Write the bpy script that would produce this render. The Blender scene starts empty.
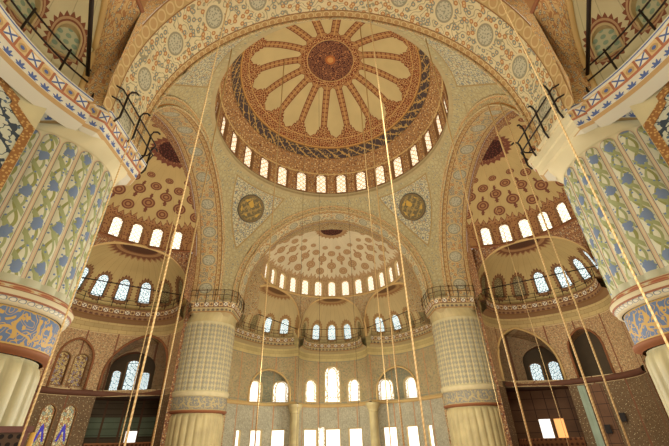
import bpy, math, random
from math import sin, cos, pi, sqrt, hypot, atan2, radians
from mathutils import Vector, Matrix
from mathutils.geometry import delaunay_2d_cdt
random.seed(4)
SC = bpy.context.scene
COL = SC.collection

# ------------------------------------------------------------------ measures (metres, dome axis = origin, +y to the far wall)
P, RA, ZA, EC = 12.6, 10.8, 16.5, 0.5          # big arches: wall plane, inner radius, spring, pointedness
RO = 11.5
ZL = 15.22                                      # top of the ledge
R, ZD, ZS, ZC = 11.75, 29.2, 33.1, 41.1         # drum radius, drum foot, dome spring, crown
S, RS, Z0, Z1, ZT = 15.5, 9.0, 20.2, 23.0, 26.6  # half domes
PC, PR = 13.8, 2.74                             # piers

RSO = {'far': RS, 'left': RS, 'right': RS, 'near': 9.8}
SOF = {'far': S, 'left': S, 'right': S, 'near': 17.1}
def T(side, s, t, z):
    return {'far': (t, s, z), 'near': (t, -s, z), 'left': (-s, t, z), 'right': (s, t, z)}[side]

# ------------------------------------------------------------------ node expressions
def lin(c):
    f = lambda v: v / 12.92 if v <= .04045 else ((v + .055) / 1.055) ** 2.4
    return tuple(f(v / 255.) for v in c[:3]) + (1.,)

class G:
    nt = None
def new(t): return G.nt.nodes.new(t)
def link(a, b): G.nt.links.new(a, b)
def setin(sock, v):
    if isinstance(v, X): v = v.s
    if isinstance(v, bpy.types.NodeSocket): link(v, sock)
    else: sock.default_value = v
class X:
    def __init__(self, s): self.s = s
    def __add__(a, b): return M('ADD', a, b)
    __radd__ = __add__
    def __sub__(a, b): return M('SUBTRACT', a, b)
    def __rsub__(a, b): return M('SUBTRACT', b, a)
    def __mul__(a, b): return M('MULTIPLY', a, b)
    __rmul__ = __mul__
    def __truediv__(a, b): return M('DIVIDE', a, b)
    def __rtruediv__(a, b): return M('DIVIDE', b, a)
    def __neg__(a): return M('MULTIPLY', a, -1.)
def M(op, *a):
    n = new('ShaderNodeMath'); n.operation = op
    for i, v in enumerate(a): setin(n.inputs[i], v)
    return X(n.outputs[0])
def fabs(a): return M('ABSOLUTE', a)
def fsin(a): return M('SINE', a)
def fcos(a): return M('COSINE', a)
def frac(a): return M('FRACT', a)
def flo(a): return M('FLOOR', a)
def mn(a, b): return M('MINIMUM', a, b)
def mx(a, b): return M('MAXIMUM', a, b)
def gt(a, b): return M('GREATER_THAN', a, b)
def lt(a, b): return M('LESS_THAN', a, b)
def leng(x, y): return M('SQRT', x * x + y * y)
def band(a, lo, hi): return gt(a, lo) * lt(a, hi)
def inv(a): return 1. - a
def uvs():
    n = new('ShaderNodeUVMap'); n.uv_map = 'UVMap'
    s = new('ShaderNodeSeparateXYZ'); link(n.outputs[0], s.inputs[0])
    return X(s.outputs[0]), X(s.outputs[1])
def vec(x, y):
    n = new('ShaderNodeCombineXYZ'); setin(n.inputs[0], x); setin(n.inputs[1], y); return n.outputs[0]
def vor(x, y, sc, feat='F1'):
    n = new('ShaderNodeTexVoronoi'); n.voronoi_dimensions = '2D'; n.feature = feat
    link(vec(x, y), n.inputs['Vector']); n.inputs['Scale'].default_value = sc
    if feat == 'F1':
        sp = new('ShaderNodeSeparateColor'); link(n.outputs['Color'], sp.inputs[0])
        return X(n.outputs['Distance']), X(sp.outputs[0])
    return X(n.outputs['Distance'])
def noise(x, y, sc, det=3.):
    n = new('ShaderNodeTexNoise'); n.noise_dimensions = '2D'
    link(vec(x, y), n.inputs['Vector']); n.inputs['Scale'].default_value = sc; n.inputs['Detail'].default_value = det
    return X(n.outputs[0])
class C:
    def __init__(self, s): self.s = s
def col(c): return c if isinstance(c, C) else C(lin(c))
def mix(f, a, b):
    """colour b where f is 1, a where it is 0"""
    n = new('ShaderNodeMix'); n.data_type = 'RGBA'
    setin(n.inputs[0], f)
    for i, c in ((6, a), (7, b)):
        c = col(c).s
        if isinstance(c, bpy.types.NodeSocket): link(c, n.inputs[i])
        else: n.inputs[i].default_value = c
    return C(n.outputs[2])
def grime(c, u, v, sc=.5, amt=.35):
    f = noise(u, v, sc, 4.)
    n = new('ShaderNodeMix'); n.data_type = 'RGBA'; n.blend_type = 'MULTIPLY'
    n.inputs[0].default_value = 1.
    c = col(c).s
    if isinstance(c, bpy.types.NodeSocket): link(c, n.inputs[6])
    else: n.inputs[6].default_value = c
    g = f * amt * 2. + (1. - amt)
    cc = new('ShaderNodeCombineColor')
    for i in range(3): link(g.s, cc.inputs[i])
    link(cc.outputs[0], n.inputs[7])
    return C(n.outputs[2])
MATS = {}
def mat(name, fn, rough=.75, emit=0., spec=.2, metal=0., strength=None):
    if name in MATS: return MATS[name]
    m = bpy.data.materials.new(name); m.use_nodes = True
    nt = m.node_tree; nt.nodes.clear(); G.nt = nt
    out = new('ShaderNodeOutputMaterial')
    u, v = uvs()
    c = fn(u, v)
    st = None
    if isinstance(c, tuple) and len(c) == 2: c, st = c
    c = col(c)
    def put(sock):
        if isinstance(c.s, bpy.types.NodeSocket): link(c.s, sock)
        else: sock.default_value = c.s
    b = new('ShaderNodeBsdfPrincipled'); b.inputs['Roughness'].default_value = rough
    b.inputs['Metallic'].default_value = metal
    b.inputs['Specular IOR Level'].default_value = spec
    put(b.inputs['Base Color'])
    if emit:
        put(b.inputs['Emission Color'])
        if st is not None: link((st * emit).s, b.inputs['Emission Strength'])
        else: b.inputs['Emission Strength'].default_value = emit
    link(b.outputs[0], out.inputs[0])
    MATS[name] = m
    return m
def flat(name, c, rough=.6, metal=0., emit=0., amt=.15, sc=2.):
    return mat(name, lambda u, v: grime(c, u, v, sc, amt), rough, emit, .3, metal)

# ------------------------------------------------------------------ pattern pieces
def arab(c, u, v, sc, vine, fl1, fl2, k=.06, fr=.32):
    """running vines with two colours of blossom over colour c"""
    w = noise(u, v, sc * .75, 1.)
    c = mix(lt(fabs(frac(w * 7.) - .5), k * 2.2), c, vine)
    d, r = vor(u, v, sc * 1.5)
    c = mix(lt(d, fr * 1.1), c, mix(gt(r, .5), fl1, fl2))
    return mix(lt(d, fr * .45), c, (216, 202, 156))
def ovals(c, u, v, v0, h, sp, edge, fill):
    """a chain of oval cartouches between v0 and v0+h"""
    x = (frac(u / sp) - .5) * sp; y = v - (v0 + h / 2)
    d = leng(x / (sp * .44), y / (h * .40))
    c = mix(lt(d, 1.), c, edge)
    return mix(lt(d, .74), c, fill)
def lines(c, v, at, w, cl):
    for a in at: c = mix(lt(fabs(v - a), w), c, cl)
    return c

def dome_fn(u, v):
    """u azimuth, v arc length from the crown"""
    au, av = u * 9., v * 1.
    rx, ry = fsin(u) * v, fcos(u) * v
    cream = grime((200, 180, 126), rx, ry, .35, .16)
    N = 16
    a = (frac((u + radians(6.4)) / (2 * pi / N) + .5) - .5) * (2 * pi / N)     # from the nearest spoke
    x = fabs(a) * mn(v, 11.)                                                   # metres across
    # spoke with patterned fill
    e = vor(rx, ry, 3.2, 'DISTANCE_TO_EDGE'); d, rr = vor(rx, ry, 3.0)
    pat = mix(lt(e, .11), (120, 66, 42), (196, 152, 96))
    pat = mix(lt(d, .17), pat, mix(gt(rr, .5), (160, 76, 50), (222, 190, 128)))
    spk_pat = mix(lt(fabs(fsin(v * 5.5)), .45), (172, 128, 80), (128, 78, 50))
    spk_pat = mix(lt(x, .07), spk_pat, (196, 152, 92))
    hw = .30 + mx(v - 8.6, 0.) * .55 * lt(v, 20.)
    wid = mx(.36 + 0. * v, 4.25 - v)                                             # flares toward the middle ring
    # stepped and rounded shoulders at the outer end of every petal
    wid = mx(wid, gt(v, 8.75) * .56); wid = mx(wid, gt(v, 9.15) * (.80 + mx(v - 9.15, 0.) * .45))
    wid = mx(wid, gt(v, 9.75) * (1.25 + mx(v - 9.75, 0.) * 1.6))
    body = lt(x, wid)
    edge = lt(x, wid + .09)
    c = mix(edge, cream, (120, 66, 42))
    c = mix(body, c, mix(gt(mx(v - 8.7, 3.4 - v), 0.), spk_pat, pat))
    rim = gt(v, 10.3)
    c = mix(rim, c, pat); c = lines(c, v, (10.28,), .05, (200, 160, 96))
    # centre
    c = mix(lt(v, 3.45), c, pat)
    c = mix(lt(v, 2.86), c, (196, 132, 78))
    sw, rs = vor(rx, ry, 2.2)
    core = mix(lt(fabs(frac(noise(rx, ry, 1.7, 1.) * 7.) - .5), .16), (82, 48, 42), (176, 122, 80))
    c = mix(lt(v, 2.72), c, core)
    c = mix(lt(v, .62), c, (176, 104, 56)); c = mix(lt(v, .36), c, (206, 150, 84))
    # lettered dark band
    c = lines(c, v, (11.42,), .10, (196, 150, 84))
    w = noise(au, v, 1.6, 1.)
    g = lt(fabs(fsin(au * 5.0 + w * 9.) * .6 + fsin(v * 6. + w * 9.) * .5), .22)
    dark = mix(g, (78, 66, 64), (184, 150, 88))
    c = mix(band(v, 11.55, 12.95), c, dark)
    c = lines(c, v, (11.55, 12.97), .07, (140, 100, 56))
    lo = arab((178, 136, 86), au * 1.3, v, 1.9, (122, 78, 52), (206, 172, 118), (128, 98, 74), .07, .24)
    c = mix(gt(v, 13.0), c, lo)
    return c
def drum_fn(u, v):
    """u metres along the ring, v height"""
    c = arab((178, 136, 86), u, v, 1.9, (118, 74, 50), (206, 172, 118), (122, 98, 82), .07, .24)
    sp = 2 * pi * R / 28
    x = (frac(u / sp + .0) - .5) * sp
    y = v - 30.1
    d = mx(fabs(x), leng(x, mx(y - 2.25, 0.)))
    c = mix(lt(d, .82), c, (150, 84, 46)); c = mix(lt(d, .74), c, (214, 172, 108)); c = mix(lt(d, .66), c, (126, 70, 42))
    c = mix(lt(v, 29.95), c, (176, 160, 118))
    c = lines(c, v, (29.85, 29.45), .05, (120, 84, 52))
    return c
def pend_fn(u, v):
    base = grime((172, 158, 114), u, v, .4, .18)
    e = vor(u, v, 2.4, 'DISTANCE_TO_EDGE'); d, r = vor(u, v, 2.4)
    inner = mix(lt(e, .10), (188, 178, 140), (136, 130, 106))
    inner = mix(lt(d, .2), inner, mix(gt(r, .6), (116, 124, 126), (162, 130, 88)))
    x = fabs(u / 12. - pi / 4) * 12.          # u is azimuth*12 within the quadrant
    zone = lt(x, (v - 21.8) * .50 - .1) * lt(v, 28.5)
    zone2 = lt(x, (v - 21.8) * .50 + .06) * lt(v, 28.62)
    soft = mix(lt(e, .06), base, (150, 138, 102)); soft = mix(lt(d, .2), soft, mix(gt(r, .5), (178, 168, 130), (140, 136, 114)))
    c = mix(zone2, soft, (156, 132, 84))
    c = mix(zone, c, inner)
    return c
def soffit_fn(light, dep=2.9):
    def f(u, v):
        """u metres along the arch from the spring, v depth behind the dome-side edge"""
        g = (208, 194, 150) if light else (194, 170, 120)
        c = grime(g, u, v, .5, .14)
        w = noise(u, v, 1.1, 1.)
        c = mix(lt(fabs(frac(w * 6.) - .5), .11), c, (150, 142, 110))
        d, r = vor(u, v, 2.3)
        c = mix(lt(d, .34), c, mix(gt(r, .45), (172, 122, 74), (128, 132, 118)))
        c = mix(lt(d, .15), c, (206, 176, 122))
        m0 = .5; m1 = dep - (.5 if dep < 3. else .95)
        sp = 3.2; mid = (m0 + m1) / 2
        x = (frac(u / sp) - .5) * sp; y = v - mid
        d = leng(x / .62, y / .74)
        c = mix(lt(d, 1.2), c, g); c = mix(lt(d, 1.0), c, (146, 140, 112)); c = mix(lt(d, .82), c, mix(lt(vor(u, v, 6.)[0], .3), (184, 178, 148), (140, 140, 116)))
        gold = (178, 150, 98)
        b1 = ovals(gold, u, v, 0., m0, .56, (202, 178, 126), (170, 134, 84))
        b2 = ovals(gold, u, v, m1, dep - m1, .72, (200, 176, 124), (180, 148, 98))
        c = mix(lt(v, m0), c, b1); c = mix(gt(v, m1), c, b2)
        return lines(c, v, (.06, m0, m1, dep - .06), .04, (136, 98, 60))
    return f
def archi_fn(u, v):
    """front face of the arch ring: u along, v from the inner edge outward"""
    c = arab((198, 178, 128), u, v, 2.6, (140, 118, 84), (176, 124, 74), (128, 128, 112), .06, .24)
    return lines(c, v, (.05, .62, .12), .05, (196, 142, 84))
def half_fn(ground, dark, mid, n_disc=9):
    def f(u, v):
        """u azimuth, v arc length from the crown (drum starts near 10)"""
        c = grime(ground, u * 6., v, .3, .14)
        c = mix(lt(fabs(frac(u * 6.) - .5), .012), c, tuple(int(k * .88) for k in ground))
        # discs in staggered rows
        for vr, ph, rd, pend in ((7.5, 0., .62, 1), (8.45, .5, .58, 0), (6.3, .5, .56, 1), (5.3, 0., .50, 0), (4.2, .5, .36, 0)):
            x = (frac(u / pi * 7. + ph + .5) - .5) * (pi / 7.) * min(vr * .88, 8.6)
            y = v - vr
            d = leng(x, y)
            c = mix(lt(d, rd), c, dark); c = mix(band(d, rd * .55, rd * .74), c, mid)
            c = mix(lt(d, rd * .3), c, mid)
            if pend:
                c = mix(lt(fabs(x), .11) * band(fabs(y), rd, rd + .55), c, dark)
                c = mix(lt(fabs(x) + fabs(fabs(y) - rd - .25), .20), c, dark)
        # crown medallion
        x = u
        c = mix(lt(v, 2.1), c, mid)
        t = frac(u * 12. / pi) - .5
        c = mix(lt(v, 1.95 + .4 * (1. - 2. * fabs(t))), c, dark)
        d, r = vor(fsin(u) * v, fcos(u) * v, 4.)
        c = mix(lt(v, 1.8), c, mix(lt(d, .25), dark, mid))
        c = mix(lt(v, 1.5), c, mix(lt(d, .25), (62, 34, 28), (112, 62, 46)))
        # fringe over the windows
        s = fabs(frac(u / (pi / 42.)) - .5) * 2.
        s2 = fabs(frac(u / (pi / 14.)) - .5) * 2.
        top = 9.75 - s * .55 - lt(s2, .4) * .25
        d2, r2 = vor(u * 9., v, 3.4)
        low = mix(lt(d2, .26), mid, dark)
        c = mix(gt(v, top), c, low)
        c = mix(band(v, top, top + .12), c, dark)
        # window surrounds
        sp = pi / 14.
        x = (frac(u / sp + .5) - .5) * sp * RS
        y = v - 12.55
        dd = mx(fabs(x), leng(x, mn(y + .55, 0.)))
        c = mix(lt(dd, .78) * gt(v, 10.), c, dark); c = mix(lt(dd, .70) * gt(v, 10.), c, mid)
        return lines(c, v, (13.35,), .07, mid)
    return f
HX_ = 5.0
def conch_fn(ground, dark, mid, ph, sp, zc, top, ws=1.):
    def f(u, v):
        c = grime(ground, u, v, .4, .15)
        c = mix(lt(fabs(frac(u * 1.1) - .5), .02), c, tuple(int(k * .86) for k in ground))
        x = (frac((u - ph) / sp + .5) - .5) * sp
        y = v - zc
        r = leng(x, mx(fabs(y) - (.45 if ws == 1. else .2), 0.)) * (1. / ws)
        an = M('ARCTAN2', y, x)
        tooth = fabs(frac(an * (11. / pi)) - .5) * 2.
        r1 = .98 + .0 * x
        c = mix(lt(r, .86 + tooth * .20), c, dark)
        c = mix(band(r, .74, .84), c, mid)
        c = mix(lt(r, .66), c, mid)
        # half sunburst at the top
        L = top[0]
        q_ = mx(mn((v - ZL) / HX_, 1.), 0.)
        rr = M('POWER', mx(1. - M('POWER', q_, 2.4), 0.), 1. / 2.4) * 5.4
        t2 = fabs(frac(u / L * 15.) - .5) * 2.
        c = mix(lt(rr, 2.35 + t2 * .45), c, mid); c = mix(lt(rr, 2.2 + t2 * .35), c, dark)
        c = mix(band(rr, 1.75, 2.05), c, mid)
        c = mix(lt(rr, 1.6), c, tuple(int(k * .72) for k in dark))
        return c
    return f
def spandrel_fn(g, a, b):
    def f(u, v): return arab(grime(g, u, v, .5, .15), u, v, 2.3, a, b, (120, 112, 96), .08, .22)
    return f
def wall_fn(ground, tile, a, b, seam, split=12.6, low=None):
    def f(u, v):
        row = flo(v / .42)
        c = mix(gt(frac(row * .5), .25), ground, tuple(int(k * .93) for k in ground))
        c = grime(c, u, v, .5, .22)
        br = mx(lt(frac(v / .42), .07), lt(frac(u / .9 + row * .37), .03))
        c = mix(br, c, seam)
        t = arab(grime(tile, u, v, .5, .2), u, v, 2.6, a, b, tuple(int(k * .6) for k in tile), .07, .24)
        t = lines(t, v, (split - .05, 6.9, 6.3, 4.0), .06, a)
        if low: t = mix(lt(v, 6.3), t, arab(grime(low, u, v, .6, .25), u, v, 2.2, tuple(int(k * .86) for k in low), tuple(min(255, int(k * 1.06)) for k in low), tuple(int(k * .8) for k in low), .06, .2))
        fr = fabs(frac(u / 2.9) - .5)
        t = mix(gt(fr, .475), t, b)
        return mix(lt(v, split), c, t)
    return f
def cornice_fn(bg, red, blue, gold):
    def f(u, v):
        """u along, v height below the lip (0 at the lip)"""
        c = grime(bg, u, v, .8, .12)
        c = mix(band(v, .05, .11), c, blue)
        sp = 1.05
        x = (frac(u / sp) - .5) * sp; y = v - .40
        d = mx(fabs(x) / .30, fabs(y) / .20)
        motif = mix(lt(mn(fabs(x - y), fabs(x + y)), .05), (228, 220, 196), blue)
        c = mix(band(v, .18, .62), c, (206, 178, 128))
        c = mix(lt(d, 1.), c, motif)
        x2 = (frac(u / sp + .5) - .5) * sp
        d2 = leng(x2 / .17, y / .16)
        c = mix(lt(fabs(fabs(x2) - .26), .045) * band(v, .18, .62), c, red)
        c = mix(lt(d2, 1.), c, gold); c = mix(lt(d2, .5), c, blue)
        c = mix(band(v, .62, .68), c, red)
        # palmettes
        sp2 = .52
        x3 = (frac(u / sp2) - .5) * sp2; y3 = v - 1.06
        d3 = leng(x3 / .23, y3 / .27)
        an = M('ARCTAN2', y3, x3)
        c = mix(lt(d3, .78 + .22 * fsin(an * 9.)) * lt(v, 1.07), c, blue)
        c = mix(gt(v, 1.09), c, gold); c = mix(gt(v, 1.19), c, tuple(int(k * .93) for k in bg))
        return c
    return f
def rib_fn(u, v):
    """u = rib number, v height"""
    f = (frac(u) - .5)
    x = f * .72
    r = flo(u)
    ph = frac(r * .37) * 3.
    c = grime((198, 196, 168), u, v, .7, .14)
    sw = fsin(v * 3.6 + ph) * .15
    c = mix(lt(fabs(x - sw), .055), c, (138, 140, 84))
    c = mix(lt(fabs(x + sw * .9), .045), c, (146, 152, 106))
    lf = fsin(v * 7.2 + ph * 2. + x * 9.)
    c = mix(gt(lf, .62) * lt(fabs(x), .25), c, (150, 156, 110))
    y = (frac((v + ph) / 1.74) - .5) * 1.74
    w = noise(u * .72, v, 7., 1.)
    d = leng(x - .02, y * .8) + (w - .5) * .22
    c = mix(lt(d, .19), c, (112, 128, 152))
    d2, r2 = vor(u * .72, v, 5.)
    c = mix(lt(d2, .20) * gt(r2, .62), c, (108, 126, 156))
    topd = leng(x, mx(v - 12.75, 0.))
    body = mx(fabs(x), topd)
    c = mix(gt(body, .275), c, (116, 118, 108))
    c = mix(gt(body, .295), c, (204, 176, 146))
    c = mix(gt(body, .335), c, (208, 198, 160))
    c = mix(gt(v, 13.09), c, (204, 194, 154))
    c = mix(lt(v, 6.95), c, (176, 174, 146))
    return c
def lattice_fn(u, v):
    """fine blue-grey lattice of the far piers"""
    f = frac(u) - .5
    x = f * .72
    c = grime((176, 164, 124), u, v, .6, .14)
    x = fabs(fabs(x) - .17); y = (frac(v / .46) - .5) * .46
    d = fabs(x) * 1.3 + fabs(y)
    c = mix(band(d, .13, .22), c, (124, 122, 108)); c = mix(lt(d, .07), c, (110, 112, 112))
    c = mix(gt(fabs(f), .45), c, (192, 174, 130))
    c = mix(gt(v, 12.9), c, (190, 178, 136))
    return c
def script_fn(bg, gold, sc=1.):
    """flowing gilded lettering: tall uprights, looping strokes and scattered points"""
    def f(u, v):
        w = noise(u, v, 1.1 * sc, 1.); w2 = noise(u + 31., v + 7., .7 * sc, 1.)
        c = grime(bg, u, v, .7, .15)
        up = lt(fabs(frac(u * .9 * sc + w2 * 1.2) - .5), .085) * band(v, 4.95, 5.78)
        loop = lt(fabs(frac(w * 7.) - .5), .10)
        base = lt(fabs(v - 5.15 - fsin(u * 2.6 * sc + w2 * 5.) * .16), .05)
        d, r = vor(u, v, 2.6)
        g = mx(mx(up, loop), mx(base, lt(d, .16)))
        c = mix(g * band(v, 4.82, 5.9), c, gold)
        return lines(c, v, (4.79, 5.93), .03, gold)
    return f
def marble(name, c, sc=.8, amt=.3): return mat(name, lambda u, v: grime(grime(c, u, v, sc, amt), u * 6., v * .35, .9, .18), .5)

def pane_fn(a, b, kind):
    def f(u, v):
        """u -0.5..0.5 across, v 0..1 up the pane"""
        if kind == 'ring':
            x = frac(u * 2.) - .5; y = frac(v * 4.5) - .5
            d = leng(x, y)
            m = mx(band(d, .33, .46), gt(fabs(u), .44))
        elif kind == 'grid':
            m = mx(mx(lt(fabs(frac(u * 4.) - .5), .06), lt(fabs(frac(v * 8.) - .5), .07)), gt(fabs(u), .46))
        elif kind == 'tracery':
            d, r = vor(u * 1.4, v * 3., 3.2)
            e = vor(u * 1.4, v * 3., 3.2, 'DISTANCE_TO_EDGE')
            m = mx(lt(e, .10), gt(fabs(u), .43))
        elif kind == 'dots':
            x = frac(u * 3. + .5) - .5; y = frac(v * 4.5) - .5
            m = inv(lt(leng(x, y), .33))
        elif kind == 'lace':
            # bright lancet with a lacy border and an inner arch line
            d, r = vor(u, v * 2., 9.)
            inner = mx(fabs(u) / .30, leng(u, mx(v - .72, 0.) * 1.2) / .30)
            m = gt(inner, 1.) * lt(d, .42) + band(inner, .95, 1.1) + gt(fabs(u), .47) + band(v, .10, .15) * lt(frac(u * 6.), .5)
            m = mn(m, 1.)
        else:
            m = gt(fabs(u), .49)
        return mix(m, a, b), inv(m) * .93 + .07
    return f
def stained_fn(base, spots):
    def f(u, v):
        d, r = vor(u, v * 2.3, 9.)
        e = vor(u, v * 2.3, 9., 'DISTANCE_TO_EDGE')
        c = mix(gt(r, .35), spots[0], spots[1]); c = mix(gt(r, .55), c, spots[2]); c = mix(gt(r, .75), c, spots[3])
        c = mix(lt(e, .09), c, base)
        if len(spots) > 4:
            # blue figure of two leaning leaves
            y = v - .42
            fig = lt(fabs(fabs(u) - (.20 - y * .9)), .075) * band(y, -.07, .20)
            fig = mx(fig, lt(leng(u, y - .17), .07))
            c = mix(fig, c, spots[4])
        c = mix(gt(fabs(u), .45), c, base)
        return c
    return f
def roundel_fn(u, v):
    """u,v in metres from the middle"""
    d = leng(u, v)
    w = noise(u, v, 2.0, 1.)
    g = lt(fabs(fsin(u * 6.1 + w * 9.) * .6 + fsin(v * 6.7 + w * 8.) * .5), .30) * lt(d, 1.42)
    c = mix(g, (104, 92, 62), (150, 126, 72))
    t = noise(u * 1.0, v * 1.0, .9, 1.)
    c = mix(gt(t, .60) * lt(d, 1.3), c, (184, 148, 66))
    c = mix(gt(d, 1.5), c, (120, 98, 60)); c = mix(gt(d, 1.62), c, (92, 84, 66))
    return c
def tile_panel_fn(u, v):
    e = vor(u, v, 3.0, 'DISTANCE_TO_EDGE'); d, r = vor(u, v, 3.0)
    w = noise(u, v, 2.2, 2.)
    g = lt(fabs(fsin(u * 9. + w * 9.) + fsin(v * 9. + w * 8.)), .50)
    c = mix(g, (196, 198, 176), (64, 74, 84))
    return mix(lt(d, .17) * gt(r, .5), c, (84, 104, 124))
def panel_border_fn(u, v):
    d, r = vor(u, v, 7.)
    return mix(lt(d, .28), (150, 106, 62), (196, 158, 98))

MT = {}
def build_mats():
    MT['dome'] = mat('dome_painting', dome_fn, .8)
    MT['drum'] = mat('drum_painting', drum_fn, .8)
    MT['pend'] = mat('pendentive_painting', pend_fn, .8)
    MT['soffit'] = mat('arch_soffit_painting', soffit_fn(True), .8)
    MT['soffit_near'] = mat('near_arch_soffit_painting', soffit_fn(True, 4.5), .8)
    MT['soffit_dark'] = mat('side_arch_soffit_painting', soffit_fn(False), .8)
    MT['archi'] = mat('arch_ring_painting', archi_fn, .8)
    MT['half_far'] = mat('far_half_dome_painting', half_fn((206, 194, 158), (160, 126, 86), (182, 154, 112)), .8)
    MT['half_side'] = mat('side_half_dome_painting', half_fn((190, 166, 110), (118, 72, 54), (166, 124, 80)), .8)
    MT['plaster'] = mat('cream_plaster', lambda u, v: grime((206, 196, 158), u, v, .5, .14), .85)
    MT['gold_trim'] = mat('ochre_moulding', lambda u, v: grime((200, 168, 110), u, v, .6, .15), .7)
    MT['dark_trim'] = flat('dark_brown_moulding', (100, 64, 46), .7)
    MT['olive_trim'] = flat('olive_moulding', (168, 150, 106), .7)
    MT['brown_trim'] = mat('brown_moulding', lambda u, v: grime((136, 88, 56), u, v, .6, .2), .7)
    MT['sp_far'] = mat('far_spandrel_painting', spandrel_fn((176, 156, 112), (132, 104, 70), (160, 104, 62)), .8)
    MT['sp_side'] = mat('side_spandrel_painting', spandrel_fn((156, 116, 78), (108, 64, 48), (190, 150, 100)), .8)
    MT['sp_near'] = mat('near_spandrel_painting', spandrel_fn((194, 162, 108), (168, 122, 78), (140, 138, 124)), .8)
    MT['wall_far'] = mat('far_wall_tiles', wall_fn((192, 174, 118), (178, 160, 114), (140, 136, 112), (184, 136, 94), (156, 136, 92), low=(178, 172, 146)), .7)
    MT['wall_side'] = mat('side_wall_tiles', wall_fn((190, 166, 112), (168, 132, 92), (198, 172, 126), (128, 82, 58), (140, 112, 70), low=(118, 94, 66)), .7)
    MT['wall_shade'] = mat('shaded_gallery_tiles', wall_fn((170, 148, 104), (156, 124, 90), (174, 148, 108), (120, 82, 60), (126, 102, 68)), .7)  # side wall tiles in darker colours, gallery shade painted in
    MT['wall_niche'] = mat('niche_tiles', wall_fn((150, 144, 108), (146, 142, 112), (116, 116, 98), (154, 130, 92), (130, 118, 80), low=None), .7)
    MT['wall_near'] = mat('near_wall_plaster', lambda u, v: grime((204, 194, 152), u, v, .6, .2), .8)
    MT['cor_near'] = mat('cornice_painting', cornice_fn((212, 208, 186), (164, 108, 78), (88, 106, 152), (180, 150, 102)), .7)
    MT['cor_far'] = mat('far_cornice_painting', cornice_fn((176, 158, 112), (110, 70, 50), (96, 84, 72), (150, 116, 72)), .7)
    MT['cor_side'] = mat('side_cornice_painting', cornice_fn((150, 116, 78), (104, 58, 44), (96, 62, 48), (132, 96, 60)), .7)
    MT['rib'] = mat('flowered_ribs', rib_fn, .6)
    MT['lattice'] = mat('lattice_ribs', lattice_fn, .6)
    MT['script'] = mat('blue_script_band', script_fn((98, 116, 144), (186, 152, 86), 1.7), .6)
    MT['script_far'] = mat('grey_script_band', script_fn((122, 120, 110), (170, 152, 106), 1.6), .6)
    MT['ringm'] = mat('pier_ring', lambda u, v: ovals(ovals(lines(grime((196, 184, 148), u, v, .8, .12), v, (6.2, 6.42, 6.6), .03, (146, 96, 70)), u, v, 6.42, .18, .8, (188, 150, 104), (160, 96, 70)), u, v, 6.02, .17, .26, (112, 124, 132), (206, 200, 176)), .6)
    MT['far_ring'] = flat('stone_ring', (190, 176, 134), .7)
    MT['marble'] = marble('grey_marble', (172, 162, 122))
    MT['marble_far'] = marble('pale_marble', (172, 156, 110))
    MT['green_marble'] = marble('green_marble', (156, 172, 148))
    MT['iron'] = flat('dark_iron', (38, 29, 22), .5, .2)
    MT['iron_far'] = flat('weathered_iron', (84, 64, 42), .6, .1)
    MT['rope'] = mat('golden_cable', lambda u, v: mix(lt(frac(v * 9. + u), .5), (216, 186, 132), (196, 162, 108)), .7)
    MT['rope_thin'] = mat('dull_cable', lambda u, v: mix(lt(frac(v * 9. + u), .5), (204, 176, 122), (184, 152, 102)), .7)
    MT['rope_dark'] = flat('black_cable', (64, 48, 34), .7)
    MT['frame'] = flat('window_plaster', (190, 168, 120), .8)
    MT['frame_dark'] = flat('dark_window_plaster', (132, 96, 60), .8)
    W = (255, 250, 232)
    MT['p_drum'] = mat('golden_bullseye_glass', pane_fn((250, 236, 204), (176, 130, 72), 'ring'), .3, .95)
    MT['p_side'] = mat('clear_bullseye_glass', pane_fn((255, 250, 228), (200, 170, 110), 'ring'), .3, 1.5)
    MT['p_half'] = mat('pale_bullseye_glass', pane_fn((252, 244, 226), (196, 164, 116), 'ring'), .3, .95)
    MT['p_blue'] = mat('blue_white_tracery_glass', pane_fn((222, 240, 244), (70, 92, 96), 'tracery'), .3, 1.05)
    MT['p_dim'] = mat('shaded_tracery_glass', pane_fn((150, 140, 96), (96, 72, 46), 'tracery'), .4, .0001)
    MT['p_green'] = mat('green_bullseye_glass', pane_fn((136, 156, 128), (186, 184, 146), 'dots'), .4, .0001)
    MT['p_white'] = mat('white_daylight_glass', pane_fn((255, 253, 244), (214, 190, 150), 'plain'), .3, 1.25)
    MT['p_lace'] = mat('white_lace_glass', pane_fn((255, 252, 240), (206, 188, 146), 'lace'), .3, 1.15)
    MT['p_orange'] = mat('orange_daylight_glass', pane_fn((244, 176, 104), (206, 120, 60), 'plain'), .3, 1.1)
    MT['p_stain'] = mat('coloured_mosaic_glass', stained_fn((96, 70, 46), [(206, 182, 120), (176, 120, 70), (150, 158, 130), (214, 202, 160), (58, 48, 170)]), .4, .25)
    MT['p_stain2'] = mat('dim_mosaic_glass', stained_fn((104, 70, 44), [(186, 160, 100), (140, 128, 130), (120, 84, 54), (206, 180, 120)]), .4, .12)
    MT['roundel'] = mat('gilded_script_roundel', roundel_fn, .6)
    MT['tile_panel'] = mat('ink_blue_tile_panel', tile_panel_fn, .5)
    MT['panel_border'] = mat('tan_panel_border', panel_border_fn, .6)
    MT['carpet'] = mat('red_carpet', lambda u, v: arab((140, 50, 40), u, v, 1.2, (90, 30, 30), (180, 120, 70), (60, 60, 90)), .95)
    MT['wood'] = mat('brown_panelling', lambda u, v: mix(mx(lt(frac(u / .8), .06), lt(frac(v / 1.1), .05)), grime((112, 78, 52), u, v, .9, .3), (66, 42, 28)), .6)
    MT['dark'] = flat('shaded_recess', (84, 70, 52), .9)
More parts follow.
